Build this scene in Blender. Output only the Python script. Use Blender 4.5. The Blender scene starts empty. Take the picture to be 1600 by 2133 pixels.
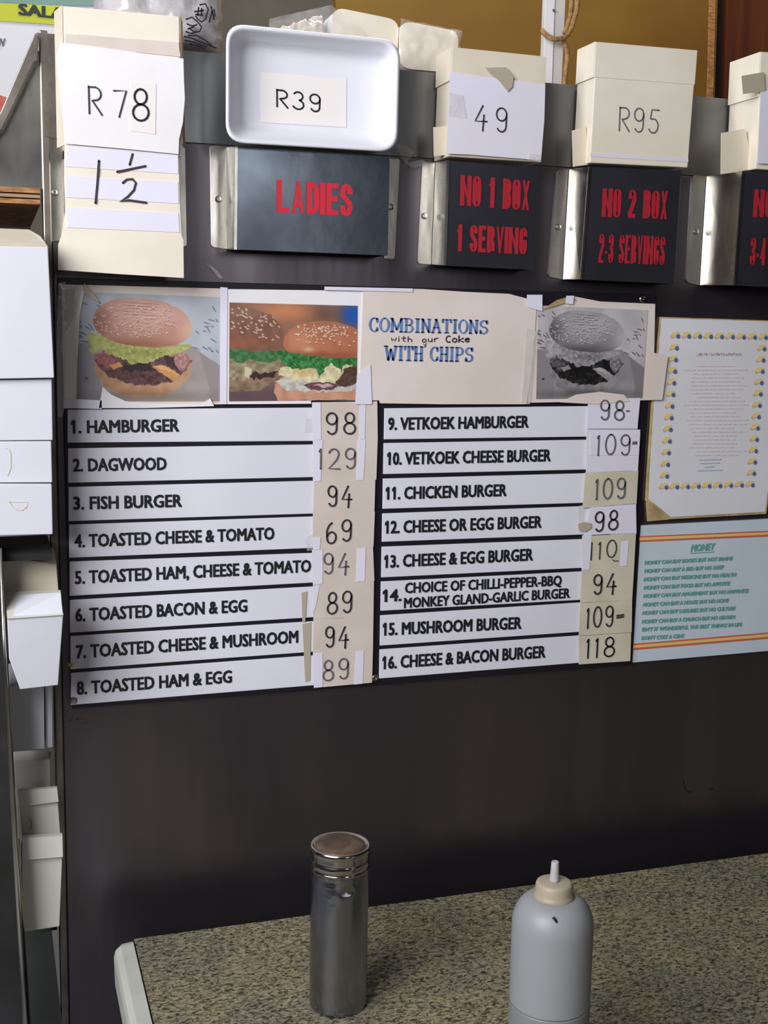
import bpy, math, random
import numpy as np
from mathutils import Vector, Matrix, noise

# ------------------------------------------------------------------ camera, light, exposure
EYE = 1.70                       # camera height above the floor
FOC, YAW, PIT, ROL = 2506.95, 0.316154, 0.150431, -0.0189
def lin(c):
    return tuple(((v/255)/12.92 if v/255 <= .04045 else ((v/255+.055)/1.055)**2.4) for v in c)
cy, sy, cp, sp, cr, sr = math.cos(YAW), math.sin(YAW), math.cos(PIT), math.sin(PIT), math.cos(ROL), math.sin(ROL)
FWD = Vector((sy*cp, cy*cp, -sp)); R0 = Vector((cy, -sy, 0)); D0 = FWD.cross(R0)
RGT = cr*R0+sr*D0; DWN = -sr*R0+cr*D0
sc = bpy.context.scene
COL = sc.collection
cam = bpy.data.cameras.new('camera'); camo = bpy.data.objects.new('camera', cam); COL.objects.link(camo)
cam.sensor_fit = 'HORIZONTAL'; cam.sensor_width = 36; cam.lens = FOC/1600*36; cam.clip_start = .02
m = Matrix.Identity(4)
for i in range(3):
    m[i][0] = RGT[i]; m[i][1] = -DWN[i]; m[i][2] = -FWD[i]
m[2][3] = EYE
camo.matrix_world = m
sc.camera = camo
w = bpy.data.worlds.new('world'); sc.world = w; w.use_nodes = True
w.node_tree.nodes['Background'].inputs[0].default_value = (*lin((200, 212, 235)), 1)
w.node_tree.nodes['Background'].inputs[1].default_value = 1.0
sc.view_settings.view_transform = 'Standard'; sc.view_settings.look = 'None'
sc.view_settings.gamma = 1; sc.view_settings.use_curve_mapping = False
sc.view_settings.exposure = 0.0
def area(name, loc, to, sx, sy_, power, col):
    l = bpy.data.lights.new(name, 'AREA'); l.shape = 'RECTANGLE'; l.size = sx; l.size_y = sy_
    l.energy = power; l.color = col
    o = bpy.data.objects.new(name, l); COL.objects.link(o); o.location = loc
    o.rotation_euler = (Vector(to)-Vector(loc)).to_track_quat('-Z', 'Y').to_euler()
    return o
area('window_daylight', (-1.3, -.1, 2.4), (0.35, 1.5, 1.65), 1.7, 1.2, 84, (.95, .955, 1))
area('doorway_daylight', (1.22, -3.0, 2.25), (0.5, 1.5, 1.85), .4, .9, 5.5, (.97, .97, 1))
area('kitchen_ceiling_light', (0.8, 2.1, 3.05), (0.8, 2.3, 1.5), 1.4, .3, 20, (1, .95, .85))

# ------------------------------------------------------------------ helpers
D = 1.50                         # front face of the steel partition
O = Vector((0, 0, EYE))
def ray(x, y): return RGT*((x-800)/FOC)+DWN*((y-1066.5)/FOC)+FWD
def P(x, y, off=0.0):            # the point seen at (x, y) on the plane `off` in front of the partition
    d = ray(x, y); return O+d*((D-off)/d.y)
def T(x, y, z):                  # the point on the horizontal plane z
    d = ray(x, y); return O+d*((z-EYE)/d.z)
def tag(o, label=None, cat=None, group=None, kind=None):
    if label: o['label'] = label
    if cat: o['category'] = cat
    if group: o['group'] = group
    if kind: o['kind'] = kind
    return o
BASE = {}
def thing(name, loc, label, cat, group=None):
    o = bpy.data.objects.new(name, None); COL.objects.link(o); o.location = loc; o.empty_display_size = .03
    BASE[o.name] = Vector(loc); return tag(o, label, cat, group)
def mk(name, v, f, mat, parent=None, smooth=False, label=None, base=None):
    me = bpy.data.meshes.new(name)
    v = [Vector(p) for p in v]
    if parent is not None: L = BASE[parent.name]
    elif base is not None: L = Vector(base)
    else:
        L = Vector((sum(p.x for p in v)/len(v), sum(p.y for p in v)/len(v), min(p.z for p in v)))
    me.from_pydata([p-L for p in v], [], f); me.materials.append(mat)
    if smooth: me.polygons.foreach_set('use_smooth', [True]*len(me.polygons))
    me.update()
    o = bpy.data.objects.new(name, me); COL.objects.link(o)
    if parent is not None: o.parent = parent
    else: o.location = L
    BASE[o.name] = L
    if label: o['label'] = label
    return o
class G:                         # geometry collector
    def __init__(s): s.v = []; s.f = []
    def add(s, v, f):
        n = len(s.v); s.v += [Vector(p) for p in v]; s.f += [tuple(i+n for i in q) for q in f]; return s
    def prism(s, front, back):   # two rings, front seen counter clockwise or not
        n = len(front)
        return s.add(list(front)+list(back), [tuple(range(n)), tuple(range(2*n-1, n-1, -1))]+[(i, i+n, (i+1) % n+n, (i+1) % n) for i in range(n)])
    def slab(s, px, off, th):    # outline given as picture points, on plane off, th metres thick towards the partition
        a = [P(x, y, off) for x, y in px]
        return s.prism(a, [p+Vector((0, th, 0)) for p in a])
    def box(s, lo, hi):
        x0, y0, z0 = lo; x1, y1, z1 = hi
        return s.prism([(x0, y0, z0), (x1, y0, z0), (x1, y0, z1), (x0, y0, z1)], [(x0, y1, z0), (x1, y1, z0), (x1, y1, z1), (x0, y1, z1)])
    def lathe(s, c, prof, n=48, jit=None):
        k0 = len(s.v)
        for (r, z) in prof:
            for k in range(n):
                a = 2*math.pi*k/n; rr = r+(jit(a, z) if jit else 0)
                s.v.append(Vector((c[0]+rr*math.cos(a), c[1]+rr*math.sin(a), c[2]+z)))
        for i in range(len(prof)-1):
            for k in range(n):
                k2 = (k+1) % n; s.f.append((k0+i*n+k, k0+i*n+k2, k0+(i+1)*n+k2, k0+(i+1)*n+k))
        s.f.append(tuple(k0+k for k in range(n-1, -1, -1))); s.f.append(tuple(k0+(len(prof)-1)*n+k for k in range(n)))
        return s
    def tube(s, pts, r, n=8):
        pts = [Vector(p) for p in pts]; rings = []
        for i, p in enumerate(pts):
            t = (pts[min(i+1, len(pts)-1)]-pts[max(i-1, 0)]).normalized()
            u = t.cross(Vector((.3, .1, 1))).normalized(); w_ = t.cross(u)
            rr = r[i] if isinstance(r, (list, tuple)) else r
            rings.append([p+u*rr*math.cos(2*math.pi*k/n)+w_*rr*math.sin(2*math.pi*k/n) for k in range(n)])
        k0 = len(s.v)
        for q in rings: s.v += q
        for i in range(len(rings)-1):
            for k in range(n):
                k2 = (k+1) % n; s.f.append((k0+i*n+k, k0+i*n+k2, k0+(i+1)*n+k2, k0+(i+1)*n+k))
        s.f.append(tuple(k0+k for k in range(n-1, -1, -1))); s.f.append(tuple(k0+(len(rings)-1)*n+k for k in range(n)))
        return s
    def ribbon(s, pts, wd, nrm=Vector((0, -1, 0)), contrast=0, caps=True):   # a flat stroke of ink; contrast thins the level strokes
        pts = [Vector(p) for p in pts]; n = len(pts); k0 = len(s.v)
        for i, p in enumerate(pts):
            t = (pts[min(i+1, n-1)]-pts[max(i-1, 0)])
            if t.length < 1e-9: t = Vector((1, 0, 0))
            t.normalize(); u = t.cross(nrm)*wd/2
            if contrast: u *= 1-contrast*abs(t.x)
            s.v += [p+u, p-u]
        for i in range(n-1): a = k0+2*i; s.f.append((a, a+1, a+3, a+2))
        for p in (pts[0], pts[-1]) if caps else ():
            rr = wd/2*(1-contrast) if contrast else wd/2
            s.add([p+Vector((math.cos(a*math.pi/4)*rr, 0, math.sin(a*math.pi/4)*rr)) for a in range(8)], [tuple(range(8))])
        return s
    def mk(s, name, mat, parent=None, **k): return mk(name, s.v, s.f, mat, parent, **k)
def slab(name, px, off, th, mat, parent=None, **k): return G().slab(px, off, th).mk(name, mat, parent, **k)
def bevel(o, w_, seg=2):
    md = o.modifiers.new('bevel', 'BEVEL'); md.width = w_; md.segments = seg; md.limit_method = 'ANGLE'; return o
def rrect(c, rad, n=5):          # rounds the corners of a four-sided picture outline
    out = []
    for i in range(4):
        p = Vector(c[i]); a = Vector(c[i-1]); b = Vector(c[(i+1) % 4])
        r = rad[i] if isinstance(rad, (list, tuple)) else rad
        pa = p+(a-p).normalized()*r; pb = p+(b-p).normalized()*r
        for k in range(n+1):
            t = k/n; q = pa*(1-t)**2+p*2*t*(1-t)+pb*t*t; out.append((q.x, q.y))
    return out

# ------------------------------------------------------------------ materials
def mat(name, c, rough=.6, metal=0, c2=None, scale=30, stretch=(1, 1, 1), bump=0, bscale=80, detail=4, lo=.35, hi=.65, trans=0, alpha=1, sub=0, coat=0, rvar=0):
    M = bpy.data.materials.new(name); M.use_nodes = True; nt = M.node_tree; b = nt.nodes['Principled BSDF']
    b.inputs['Base Color'].default_value = (*lin(c), 1); b.inputs['Roughness'].default_value = rough; b.inputs['Metallic'].default_value = metal
    if trans: b.inputs['Transmission Weight'].default_value = trans
    if alpha < 1: b.inputs['Alpha'].default_value = alpha
    if coat: b.inputs['Coat Weight'].default_value = coat; b.inputs['Coat Roughness'].default_value = .15
    if sub: b.inputs['Subsurface Weight'].default_value = sub; b.inputs['Subsurface Radius'].default_value = (.01, .01, .01); b.inputs['Subsurface Scale'].default_value = .5
    N = nt.nodes.new; L = nt.links.new
    tc = N('ShaderNodeTexCoord'); mp = N('ShaderNodeMapping'); mp.inputs['Scale'].default_value = stretch; L(tc.outputs['Object'], mp.inputs['Vector'])
    if c2 or rvar:
        n = N('ShaderNodeTexNoise'); n.inputs['Scale'].default_value = scale; n.inputs['Detail'].default_value = detail; L(mp.outputs[0], n.inputs['Vector'])
        r = N('ShaderNodeMapRange'); r.inputs[1].default_value = lo; r.inputs[2].default_value = hi; L(n.outputs['Fac'], r.inputs[0])
        if c2:
            mx = N('ShaderNodeMix'); mx.data_type = 'RGBA'; mx.inputs[6].default_value = (*lin(c), 1); mx.inputs[7].default_value = (*lin(c2), 1)
            L(r.outputs[0], mx.inputs[0]); L(mx.outputs[2], b.inputs['Base Color'])
        if rvar:
            r2 = N('ShaderNodeMapRange'); r2.inputs[3].default_value = rough-rvar; r2.inputs[4].default_value = rough+rvar; L(r.outputs[0], r2.inputs[0]); L(r2.outputs[0], b.inputs['Roughness'])
    if bump:
        n2 = N('ShaderNodeTexNoise'); n2.inputs['Scale'].default_value = bscale; n2.inputs['Detail'].default_value = 3; L(mp.outputs[0], n2.inputs['Vector'])
        bp = N('ShaderNodeBump'); bp.inputs['Strength'].default_value = 1; bp.inputs['Distance'].default_value = bump
        L(n2.outputs['Fac'], bp.inputs['Height']); L(bp.outputs[0], b.inputs['Normal'])
    return M
M = {}
M['panel'] = mat('dark_brushed_steel', (122, 115, 121), 0.33, .93, (104, 98, 104), 5, (2.2, 1, .25), .0012, 6, rvar=.05)
M['panel_top'] = mat('pale_brushed_steel', (136, 138, 140), .33, .85, (118, 118, 120), 6, (1, 1, .5), .0008, 9, rvar=.05)
M['steel'] = mat('bright_steel', (215, 212, 205), .26, 1, (178, 172, 162), 14, (1, 1, .4), .0006, 25, rvar=.07)
M['steel_dull'] = mat('worn_steel', (150, 142, 132), .38, .9, (120, 112, 104), 16, (1, 1, 1), .0008, 30)
M['rivet'] = mat('rivet_steel', (190, 188, 182), .25, 1)
M['plate'] = mat('dark_sign_plate', (58, 58, 66), .33, .35, (46, 46, 52), 8, bump=.0003, bscale=40, rvar=.05)
M['plate_glare'] = mat('glare_tinted_sign_plate', (108, 118, 127), .2, .8, (74, 80, 90), 5, bump=.0004, bscale=20, rvar=.05)  # base colour lifted to blue-grey, painting glare into the LADIES plate
M['red'] = mat('red_vinyl', (205, 40, 58), .5)
M['red2'] = mat('dark_red_vinyl', (168, 32, 46), .5)
M['card'] = mat('cream_carton', (236, 228, 212), .7, 0, (228, 219, 200), 12, bump=.0003, bscale=20)
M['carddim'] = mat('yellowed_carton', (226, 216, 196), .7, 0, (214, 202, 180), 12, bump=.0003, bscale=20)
M['white_card'] = mat('white_carton', (214, 215, 221), .65, 0, (210, 211, 218), 8)
M['brown_card'] = mat('raw_card_edge', (150, 125, 98), .8)
M['paper'] = mat('white_paper', (238, 236, 240), .6, 0, (232, 228, 228), 10, bump=.0004, bscale=14)
M['paper_lav'] = mat('taped_paper', (230, 228, 244), .35, 0, (226, 222, 232), 9, coat=.3)
M['paper_cream'] = mat('cream_paper', (228, 216, 208), .6, 0, (220, 206, 196), 9, bump=.0004, bscale=12)
M['sticker'] = mat('cream_price_card', (218, 206, 196), .55, 0, (208, 195, 182), 20)
M['sticker_y'] = mat('yellowed_price_card', (212, 204, 184), .55, 0, (200, 192, 168), 20)
M['sticker_w'] = mat('pale_cream_sticker', (236, 230, 226), .5)
M['row'] = mat('white_menu_strip', (226, 226, 235), .4, 0, (219, 218, 228), 6)
M['black'] = mat('black_board', (24, 20, 30), .4)
M['ink'] = mat('black_vinyl_lettering', (24, 24, 34), .5)
M['ink2'] = mat('marker_ink', (52, 48, 54), .5)
M['ink3'] = mat('faded_marker_ink', (104, 98, 104), .55)
M['blue'] = mat('blue_print', (66, 96, 160), .6, 0, (112, 146, 196), 90, lo=.3, hi=.7)
M['foam'] = mat('white_foam', (226, 226, 233), .45, sub=.15)
M['tape'] = mat('clear_tape', (235, 232, 228), .12, 0, alpha=.16, coat=1, bump=.001, bscale=60)
M['tape_brown'] = mat('aged_tape', (184, 172, 152), .3, coat=.6)
M['film'] = mat('crumpled_film', (240, 236, 232), .12, 0, alpha=.25, coat=1, bump=.003, bscale=45)
M['bag'] = mat('plastic_bag', (205, 200, 200), .25, 0, (185, 180, 182), 9, bump=.006, bscale=22, coat=.5, alpha=.93)
M['wrap'] = mat('plastic_wrap', (222, 214, 200), .15, 0, (205, 195, 178), 10, bump=.005, bscale=18, coat=.8, alpha=.9)
M['mustard'] = mat('mustard_board', (122, 92, 26), .55, 0, (104, 66, 20), 2.2, bump=.001, bscale=6)
M['redwood'] = mat('red_brown_wood', (98, 50, 24), .5, 0, (72, 34, 16), 6, (6, 1, .4))
M['ply'] = mat('plywood_edge', (176, 128, 74), .7, 0, (120, 78, 44), 60, (1, 1, 5))
M['twine'] = mat('sisal_twine', (178, 142, 92), .9, 0, (140, 105, 62), 160, bump=.002, bscale=300)
M['whitepost'] = mat('white_painted_steel', (212, 210, 208), .4, 0, (190, 188, 184), 12)
M['greywall'] = mat('grey_paint', (112, 106, 96), .8, 0, (100, 94, 85), 4)
M['roomwall'] = mat('room_wall_paint', (78, 70, 72), .8, 0, (66, 60, 62), 2)
M['floor'] = mat('pale_floor_tiles', (168, 166, 172), .5, 0, (150, 150, 156), 5)
M['ceil'] = mat('ceiling_paint', (140, 136, 132), .9)
M['cream_edge'] = mat('cream_edging', (196, 196, 186), .35, 0, (184, 186, 176), 20)
M['lime'] = mat('pale_lime_laminate', (190, 196, 128), .5)
M['greyside'] = mat('grey_laminate', (118, 124, 122), .6, 0, (106, 110, 106), 10)
M['darkint'] = mat('shade_black_interior', (24, 22, 22), .8)  # blackened to paint in the counter gap's shade; shared by the rack
M['lime_sign'] = mat('lime_sign_band', (176, 182, 44), .5)
M['teal_sign'] = mat('teal_sign_band', (110, 140, 135), .5)
M['sign_grey'] = mat('sign_face', (205, 205, 212), .45)
M['sign_ink'] = mat('sign_ink', (30, 44, 36), .5)
M['sign_ink2'] = mat('grey_sign_ink', (96, 92, 108), .5)
M['sign_red'] = mat('sign_red_print', (196, 112, 84), .5, 0, (168, 70, 60), 12)
M['poster'] = mat('pale_poster', (222, 222, 228), .5, 0, (214, 212, 212), 5)
M['poster_edge'] = mat('yellowed_board_edge', (190, 172, 128), .7, 0, (160, 138, 90), 40)
M['money'] = mat('pale_blue_poster', (200, 212, 222), .5, 0, (192, 204, 212), 8)
M['teal'] = mat('teal_print', (104, 166, 152), .6)
M['pred'] = mat('red_stripe', (205, 100, 76), .6)
M['pyel'] = mat('yellow_stripe', (226, 196, 120), .6)
M['ic_y'] = mat('yellow_icon', (224, 204, 136), .6)
M['ic_p'] = mat('pink_icon', (220, 168, 140), .6)
M['ic_b'] = mat('blue_icon', (84, 102, 150), .6)
M['faint'] = mat('faded_pink_print', (222, 208, 211), .6)
M['faintb'] = mat('faded_blue_print', (172, 180, 204), .6)
M['shaker'] = mat('brushed_shaker_steel', (150, 152, 162), .25, 1, rvar=.05, scale=40)
M['shaker_cap'] = mat('polished_shaker_cap', (190, 182, 178), .18, 1)
M['shaker_lid'] = mat('brown_tarnished_lid', (138, 118, 98), .42, .7, (112, 92, 74), 60, bump=.0006, bscale=220)
M['hole'] = mat('hole_black', (26, 20, 16), .9)
M['bottle'] = mat('frosted_bottle_plastic', (142, 144, 147), .45)
M['bottlecap'] = mat('cream_bottle_cap', (166, 154, 134), .45, 0, sub=.3)
M['nozzle'] = mat('nozzle_plastic', (176, 172, 172), .4, 0, sub=.3)
M['liquid'] = mat('grey_sauce', (126, 128, 130), .45)
M['off_card'] = mat('off_white_carton', (214, 212, 202), .65, 0, (208, 205, 194), 10)
M['post'] = mat('dark_post_steel', (66, 64, 66), .45, .5, (42, 44, 40), 7, bump=.0006, bscale=14)
M['fly'] = mat('fly_black', (22, 16, 18), .4)
M['yellowtape'] = mat('lime_tape', (170, 178, 40), .5)

def laminate():
    Mt = bpy.data.materials.new('speckled_laminate'); Mt.use_nodes = True; nt = Mt.node_tree; b = nt.nodes['Principled BSDF']; N = nt.nodes.new; L = nt.links.new
    tc = N('ShaderNodeTexCoord'); mp = N('ShaderNodeMapping'); mp.inputs['Scale'].default_value = (150, 260, 200); L(tc.outputs['Object'], mp.inputs['Vector'])
    n = N('ShaderNodeTexNoise'); n.inputs['Scale'].default_value = 1.0; n.inputs['Detail'].default_value = 3; n.inputs['Distortion'].default_value = 1.2; L(mp.outputs[0], n.inputs['Vector'])
    r = N('ShaderNodeValToRGB'); e = r.color_ramp.elements
    e[0].position = .38; e[0].color = (*lin((62, 58, 48)), 1); e[1].position = .62; e[1].color = (*lin((162, 156, 128)), 1)
    x = r.color_ramp.elements.new(.47); x.color = (*lin((120, 114, 92)), 1)
    L(n.outputs['Fac'], r.inputs[0])
    n2 = N('ShaderNodeTexNoise'); n2.inputs['Scale'].default_value = 14; n2.inputs['Detail'].default_value = 3; L(tc.outputs['Object'], n2.inputs['Vector'])
    mx = N('ShaderNodeMix'); mx.data_type = 'RGBA'; mx.blend_type = 'MULTIPLY'; L(r.outputs[0], mx.inputs[6])
    r2 = N('ShaderNodeValToRGB'); r2.color_ramp.elements[0].position = .4; r2.color_ramp.elements[0].color = (.78, .8, .86, 1); r2.color_ramp.elements[1].position = .6; r2.color_ramp.elements[1].color = (1, .96, .9, 1)
    L(n2.outputs['Fac'], r2.inputs[0]); L(r2.outputs[0], mx.inputs[7]); mx.inputs[0].default_value = 1
    L(mx.outputs[2], b.inputs['Base Color']); b.inputs['Roughness'].default_value = .55
    b.inputs['Specular IOR Level'].default_value = .2
    return Mt
M['laminate'] = laminate()
def printed():
    Mt = bpy.data.materials.new('printed_photo'); Mt.use_nodes = True; nt = Mt.node_tree
    a = nt.nodes.new('ShaderNodeAttribute'); a.attribute_name = 'Col'; nt.links.new(a.outputs['Color'], nt.nodes['Principled BSDF'].inputs['Base Color'])
    nt.nodes['Principled BSDF'].inputs['Roughness'].default_value = .38; return Mt
M['print'] = printed()

# ------------------------------------------------------------------ lettering
_cache = {}
def glyphs(txt, bold, space):
    k = (txt, bold, space)
    if k not in _cache:
        c = bpy.data.curves.new('lettering', 'FONT'); c.body = txt; c.offset = bold; c.space_character = space; c.resolution_u = 2
        o = bpy.data.objects.new('lettering', c); COL.objects.link(o)
        dg = bpy.context.evaluated_depsgraph_get(); me = bpy.data.meshes.new_from_object(o.evaluated_get(dg))
        _cache[k] = ([tuple(v.co) for v in me.vertices], [tuple(p.vertices) for p in me.polygons])
        COL.objects.unlink(o); bpy.data.objects.remove(o); bpy.data.curves.remove(c); bpy.data.meshes.remove(me)
    return _cache[k]
def text(g, txt, a, b, cap, off, bold=.02, space=1.0, shear=0):
    """flat letters from picture point a to b on the plane off, cap = capital height in picture pixels"""
    v, f = glyphs(txt, 0, space)
    x0 = min(p[0] for p in v); x1 = max(p[0] for p in v)
    A = P(*a, off); B = P(*b, off); Z = P((a[0]+b[0])/2, (a[1]+b[1])/2, off)-P((a[0]+b[0])/2, (a[1]+b[1])/2-cap, off)
    h = abs(Z.z); ex = (B-A)/(x1-x0); sy_ = h/(.73+1.2*bold)
    for k, (dx, dz) in enumerate(((0, 0), (-1, 0), (1, 0), (-1, -.6), (1, .6), (-1, .6), (1, -.6), (-.5, 0), (.5, 0))):
        g.add([A+ex*(p[0]-x0+dx*bold)+Vector((0, -.00006*k, 0))+Vector((p[1]*sy_*shear, 0, (p[1]+bold*.6+dz*bold)*sy_)) for p in v], f)
    for i, ch in enumerate(txt):              # the figure 1 gets its flag
        if ch == '1':
            xr = max(p[0] for p in glyphs(txt[:i+1], 0, space)[0]); v1 = glyphs('1', 0, 1)[0]; w1 = max(p[0] for p in v1)-min(p[0] for p in v1)
            q = [(xr-w1*.5, .73+bold), (xr-w1*.5, .56-bold), (xr-w1-.12-bold, .47-bold), (xr-w1-.12-bold, .58+bold)]
            g.add([A+ex*(p[0]-x0)+Vector((0, -.0006, (p[1]+bold*.6)*sy_)) for p in q], [(0, 1, 2, 3)])
    return g
# pen strokes, unit box 0..1 x 0..1
def arc(cx, cy_, rx, ry, a0, a1, n=10): return [(cx+rx*math.cos(math.radians(a0+(a1-a0)*i/n)), cy_+ry*math.sin(math.radians(a0+(a1-a0)*i/n))) for i in range(n+1)]
PEN = {
 '0': [arc(.5, .5, .42, .5, 90, 450, 18)], '1': [[(.25, .85), (.5, 1), (.48, 0)]],
 'I': [[(.5, 1), (.5, 0)]],
 '2': [arc(.48, .72, .38, .28, 160, -10, 9)+[(.7, .45), (.1, .03), (.95, .0)]],
 '3': [arc(.45, .76, .35, .24, 150, -80, 9)+arc(.45, .27, .42, .27, 80, -150, 9)],
 '4': [[(.62, 1), (.08, .33), (.95, .36)], [(.72, .62), (.66, -.05)]],
 '5': [[(.9, .98), (.3, .98), (.22, .58)]+arc(.48, .3, .4, .3, 110, -150, 10)],
 '6': [arc(.75, .5, .65, .5, 110, 190, 7)+arc(.5, .27, .38, .27, 180, 520, 14)],
 '7': [[(.05, .97), (.92, 1), (.4, 0)]],
 '8': [arc(.5, .76, .33, .24, -90, 270, 14), arc(.5, .26, .42, .26, 90, 450, 14)],
 '9': [arc(.48, .73, .38, .27, 10, 350, 14)+[(.86, .78), (.84, .35)]+arc(.5, .25, .34, .25, 0, -150, 6)],
 'R': [[(.12, 0), (.1, .98)], [(.1, .96)]+arc(.45, .74, .42, .24, 80, -90, 8)+[(.3, .5), (.92, .0)]],
 '=': [[(.1, .62), (.9, .66)], [(.1, .38), (.9, .42)]], '-': [[(.1, .5), (.9, .5)]],
 'w': [[(0, .6), (.2, .05), (.5, .5), (.75, .05), (1, .65)]], 'i': [[(.5, .6), (.5, .05)], [(.5, .85), (.52, .9)]],
 't': [[(.5, 1), (.45, .1), (.8, .05)], [(.1, .65), (.95, .68)]], 'h': [[(.1, 1), (.1, 0)], [(.1, .4), (.5, .6), (.85, .4), (.85, 0)]],
 'o': [arc(.5, .3, .42, .3, 90, 450, 12)], 'u': [[(.05, .6), (.1, .1), (.5, .0), (.85, .15), (.9, .6)], [(.9, .3), (.95, 0)]],
 'r': [[(.1, .55), (.15, 0)], [(.15, .4), (.5, .6), (.95, .58)]], 'C': [arc(.6, .5, .5, .5, 60, 300, 12)],
 'k': [[(.1, 1), (.1, 0)], [(.9, .6), (.15, .3), (.95, 0)]], 'e': [[(.1, .35), (.85, .38)]+arc(.5, .3, .4, .3, 20, 320, 12)],
}
def pen(g, txt, a, b, hgt, off, wd, gap=.28, slant=0, wide=None, jitter=0):
    """hand-written characters between picture points a and b (their base line)"""
    n = len(txt); rnd = random.Random(txt+str(a)); ws = [(wide or {}).get(c, .45 if c in '1Ii' else 1) for c in txt]
    tot = sum(ws)+gap*(n-1); u = 0
    A = P(*a, off); B = P(*b, off); hh = abs((P(a[0], a[1]-hgt, off)-A).z); ex = (B-A)/tot
    px = abs((P(a[0]+1, a[1], off)-A).x)
    for c, cw in zip(txt, ws):
        if c != ' ':
            dz = rnd.uniform(-jitter, jitter)
            for st in PEN[c]:
                g.ribbon([A+ex*(u+x*cw)+Vector((slant*z*hh, 0, (z+dz)*hh)) for x, z in st], wd*px)
        u += cw+gap
    return g
SER = {  # roman capitals: thick stems with serifs
 'C': [arc(.55, .5, .47, .5, 50, 310, 16), [(.88, .98), (.88, .7)], [(.88, .28), (.88, .05)]],
 'O': [arc(.5, .5, .47, .5, 90, 450, 22)],
 'M': [[(.12, 0), (.12, 1)], [(.12, 1), (.5, .15)], [(.5, .15), (.88, 1)], [(.88, 1), (.88, 0)], [(-.02, 0), (.26, 0)], [(.74, 0), (1.02, 0)], [(-.02, 1), (.16, 1)], [(.84, 1), (1.02, 1)]],
 'B': [[(.18, 0), (.18, 1)], [(0, 1), (.4, 1)]+arc(.5, .76, .32, .24, 90, -90, 8)+[(.2, .52)], [(.5, .52)]+arc(.52, .26, .4, .26, 90, -90, 8)+[(0, 0)]],
 'I': [[(.5, 0), (.5, 1)], [(.1, 0), (.9, 0)], [(.1, 1), (.9, 1)]],
 'N': [[(.14, 0), (.14, 1)], [(.14, 1), (.86, 0)], [(.86, 0), (.86, 1)], [(0, 0), (.3, 0)], [(-.02, 1), (.2, 1)], [(.7, 1), (1.02, 1)]],
 'A': [[(.1, 0), (.5, 1)], [(.5, 1), (.9, 0)], [(.25, .38), (.75, .38)], [(-.05, 0), (.25, 0)], [(.72, 0), (1.06, 0)], [(.3, 1), (.55, 1)]],
 'T': [[(.5, 0), (.5, 1)], [(.02, 1), (.98, 1)], [(.25, 0), (.75, 0)], [(.03, 1), (.03, .78)], [(.97, 1), (.97, .78)]],
 'S': [arc(.5, .74, .38, .25, 30, 260, 10)+arc(.5, .25, .4, .25, 80, -150, 10), [(.86, 1), (.86, .75)], [(.12, .25), (.12, 0)]],
 'W': [[(.1, 1), (.3, 0)], [(.3, 0), (.5, .8)], [(.5, .8), (.7, 0)], [(.7, 0), (.9, 1)], [(-.04, 1), (.24, 1)], [(.76, 1), (1.04, 1)]],
 'H': [[(.16, 0), (.16, 1)], [(.84, 0), (.84, 1)], [(.16, .5), (.84, .5)], [(0, 0), (.32, 0)], [(0, 1), (.32, 1)], [(.68, 0), (1, 0)], [(.68, 1), (1, 1)]],
 'P': [[(.18, 0), (.18, 1)], [(0, 1), (.4, 1)]+arc(.5, .73, .38, .27, 90, -90, 8)+[(.2, .46)], [(0, 0), (.4, 0)]],
}
def roman(g, txt, a, b, cap, off, wd):
    ws = [{'I': .45, 'M': 1.15, 'W': 1.25, ' ': .45}.get(c, .85) for c in txt]; gap = .17; tot = sum(ws)+gap*(len(txt)-1); u = 0
    A = P(*a, off); B = P(*b, off); hh = abs((P(a[0], a[1]-cap, off)-A).z); ex = (B-A)/tot; px = abs((P(a[0]+1, a[1], off)-A).x)
    for c, cw in zip(txt, ws):
        if c != ' ':
            for st in SER[c]: g.ribbon([A+ex*(u+x*cw)+Vector((0, 0, z*hh)) for x, z in st], wd*px, contrast=.5)
        u += cw+gap
    return g

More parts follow.
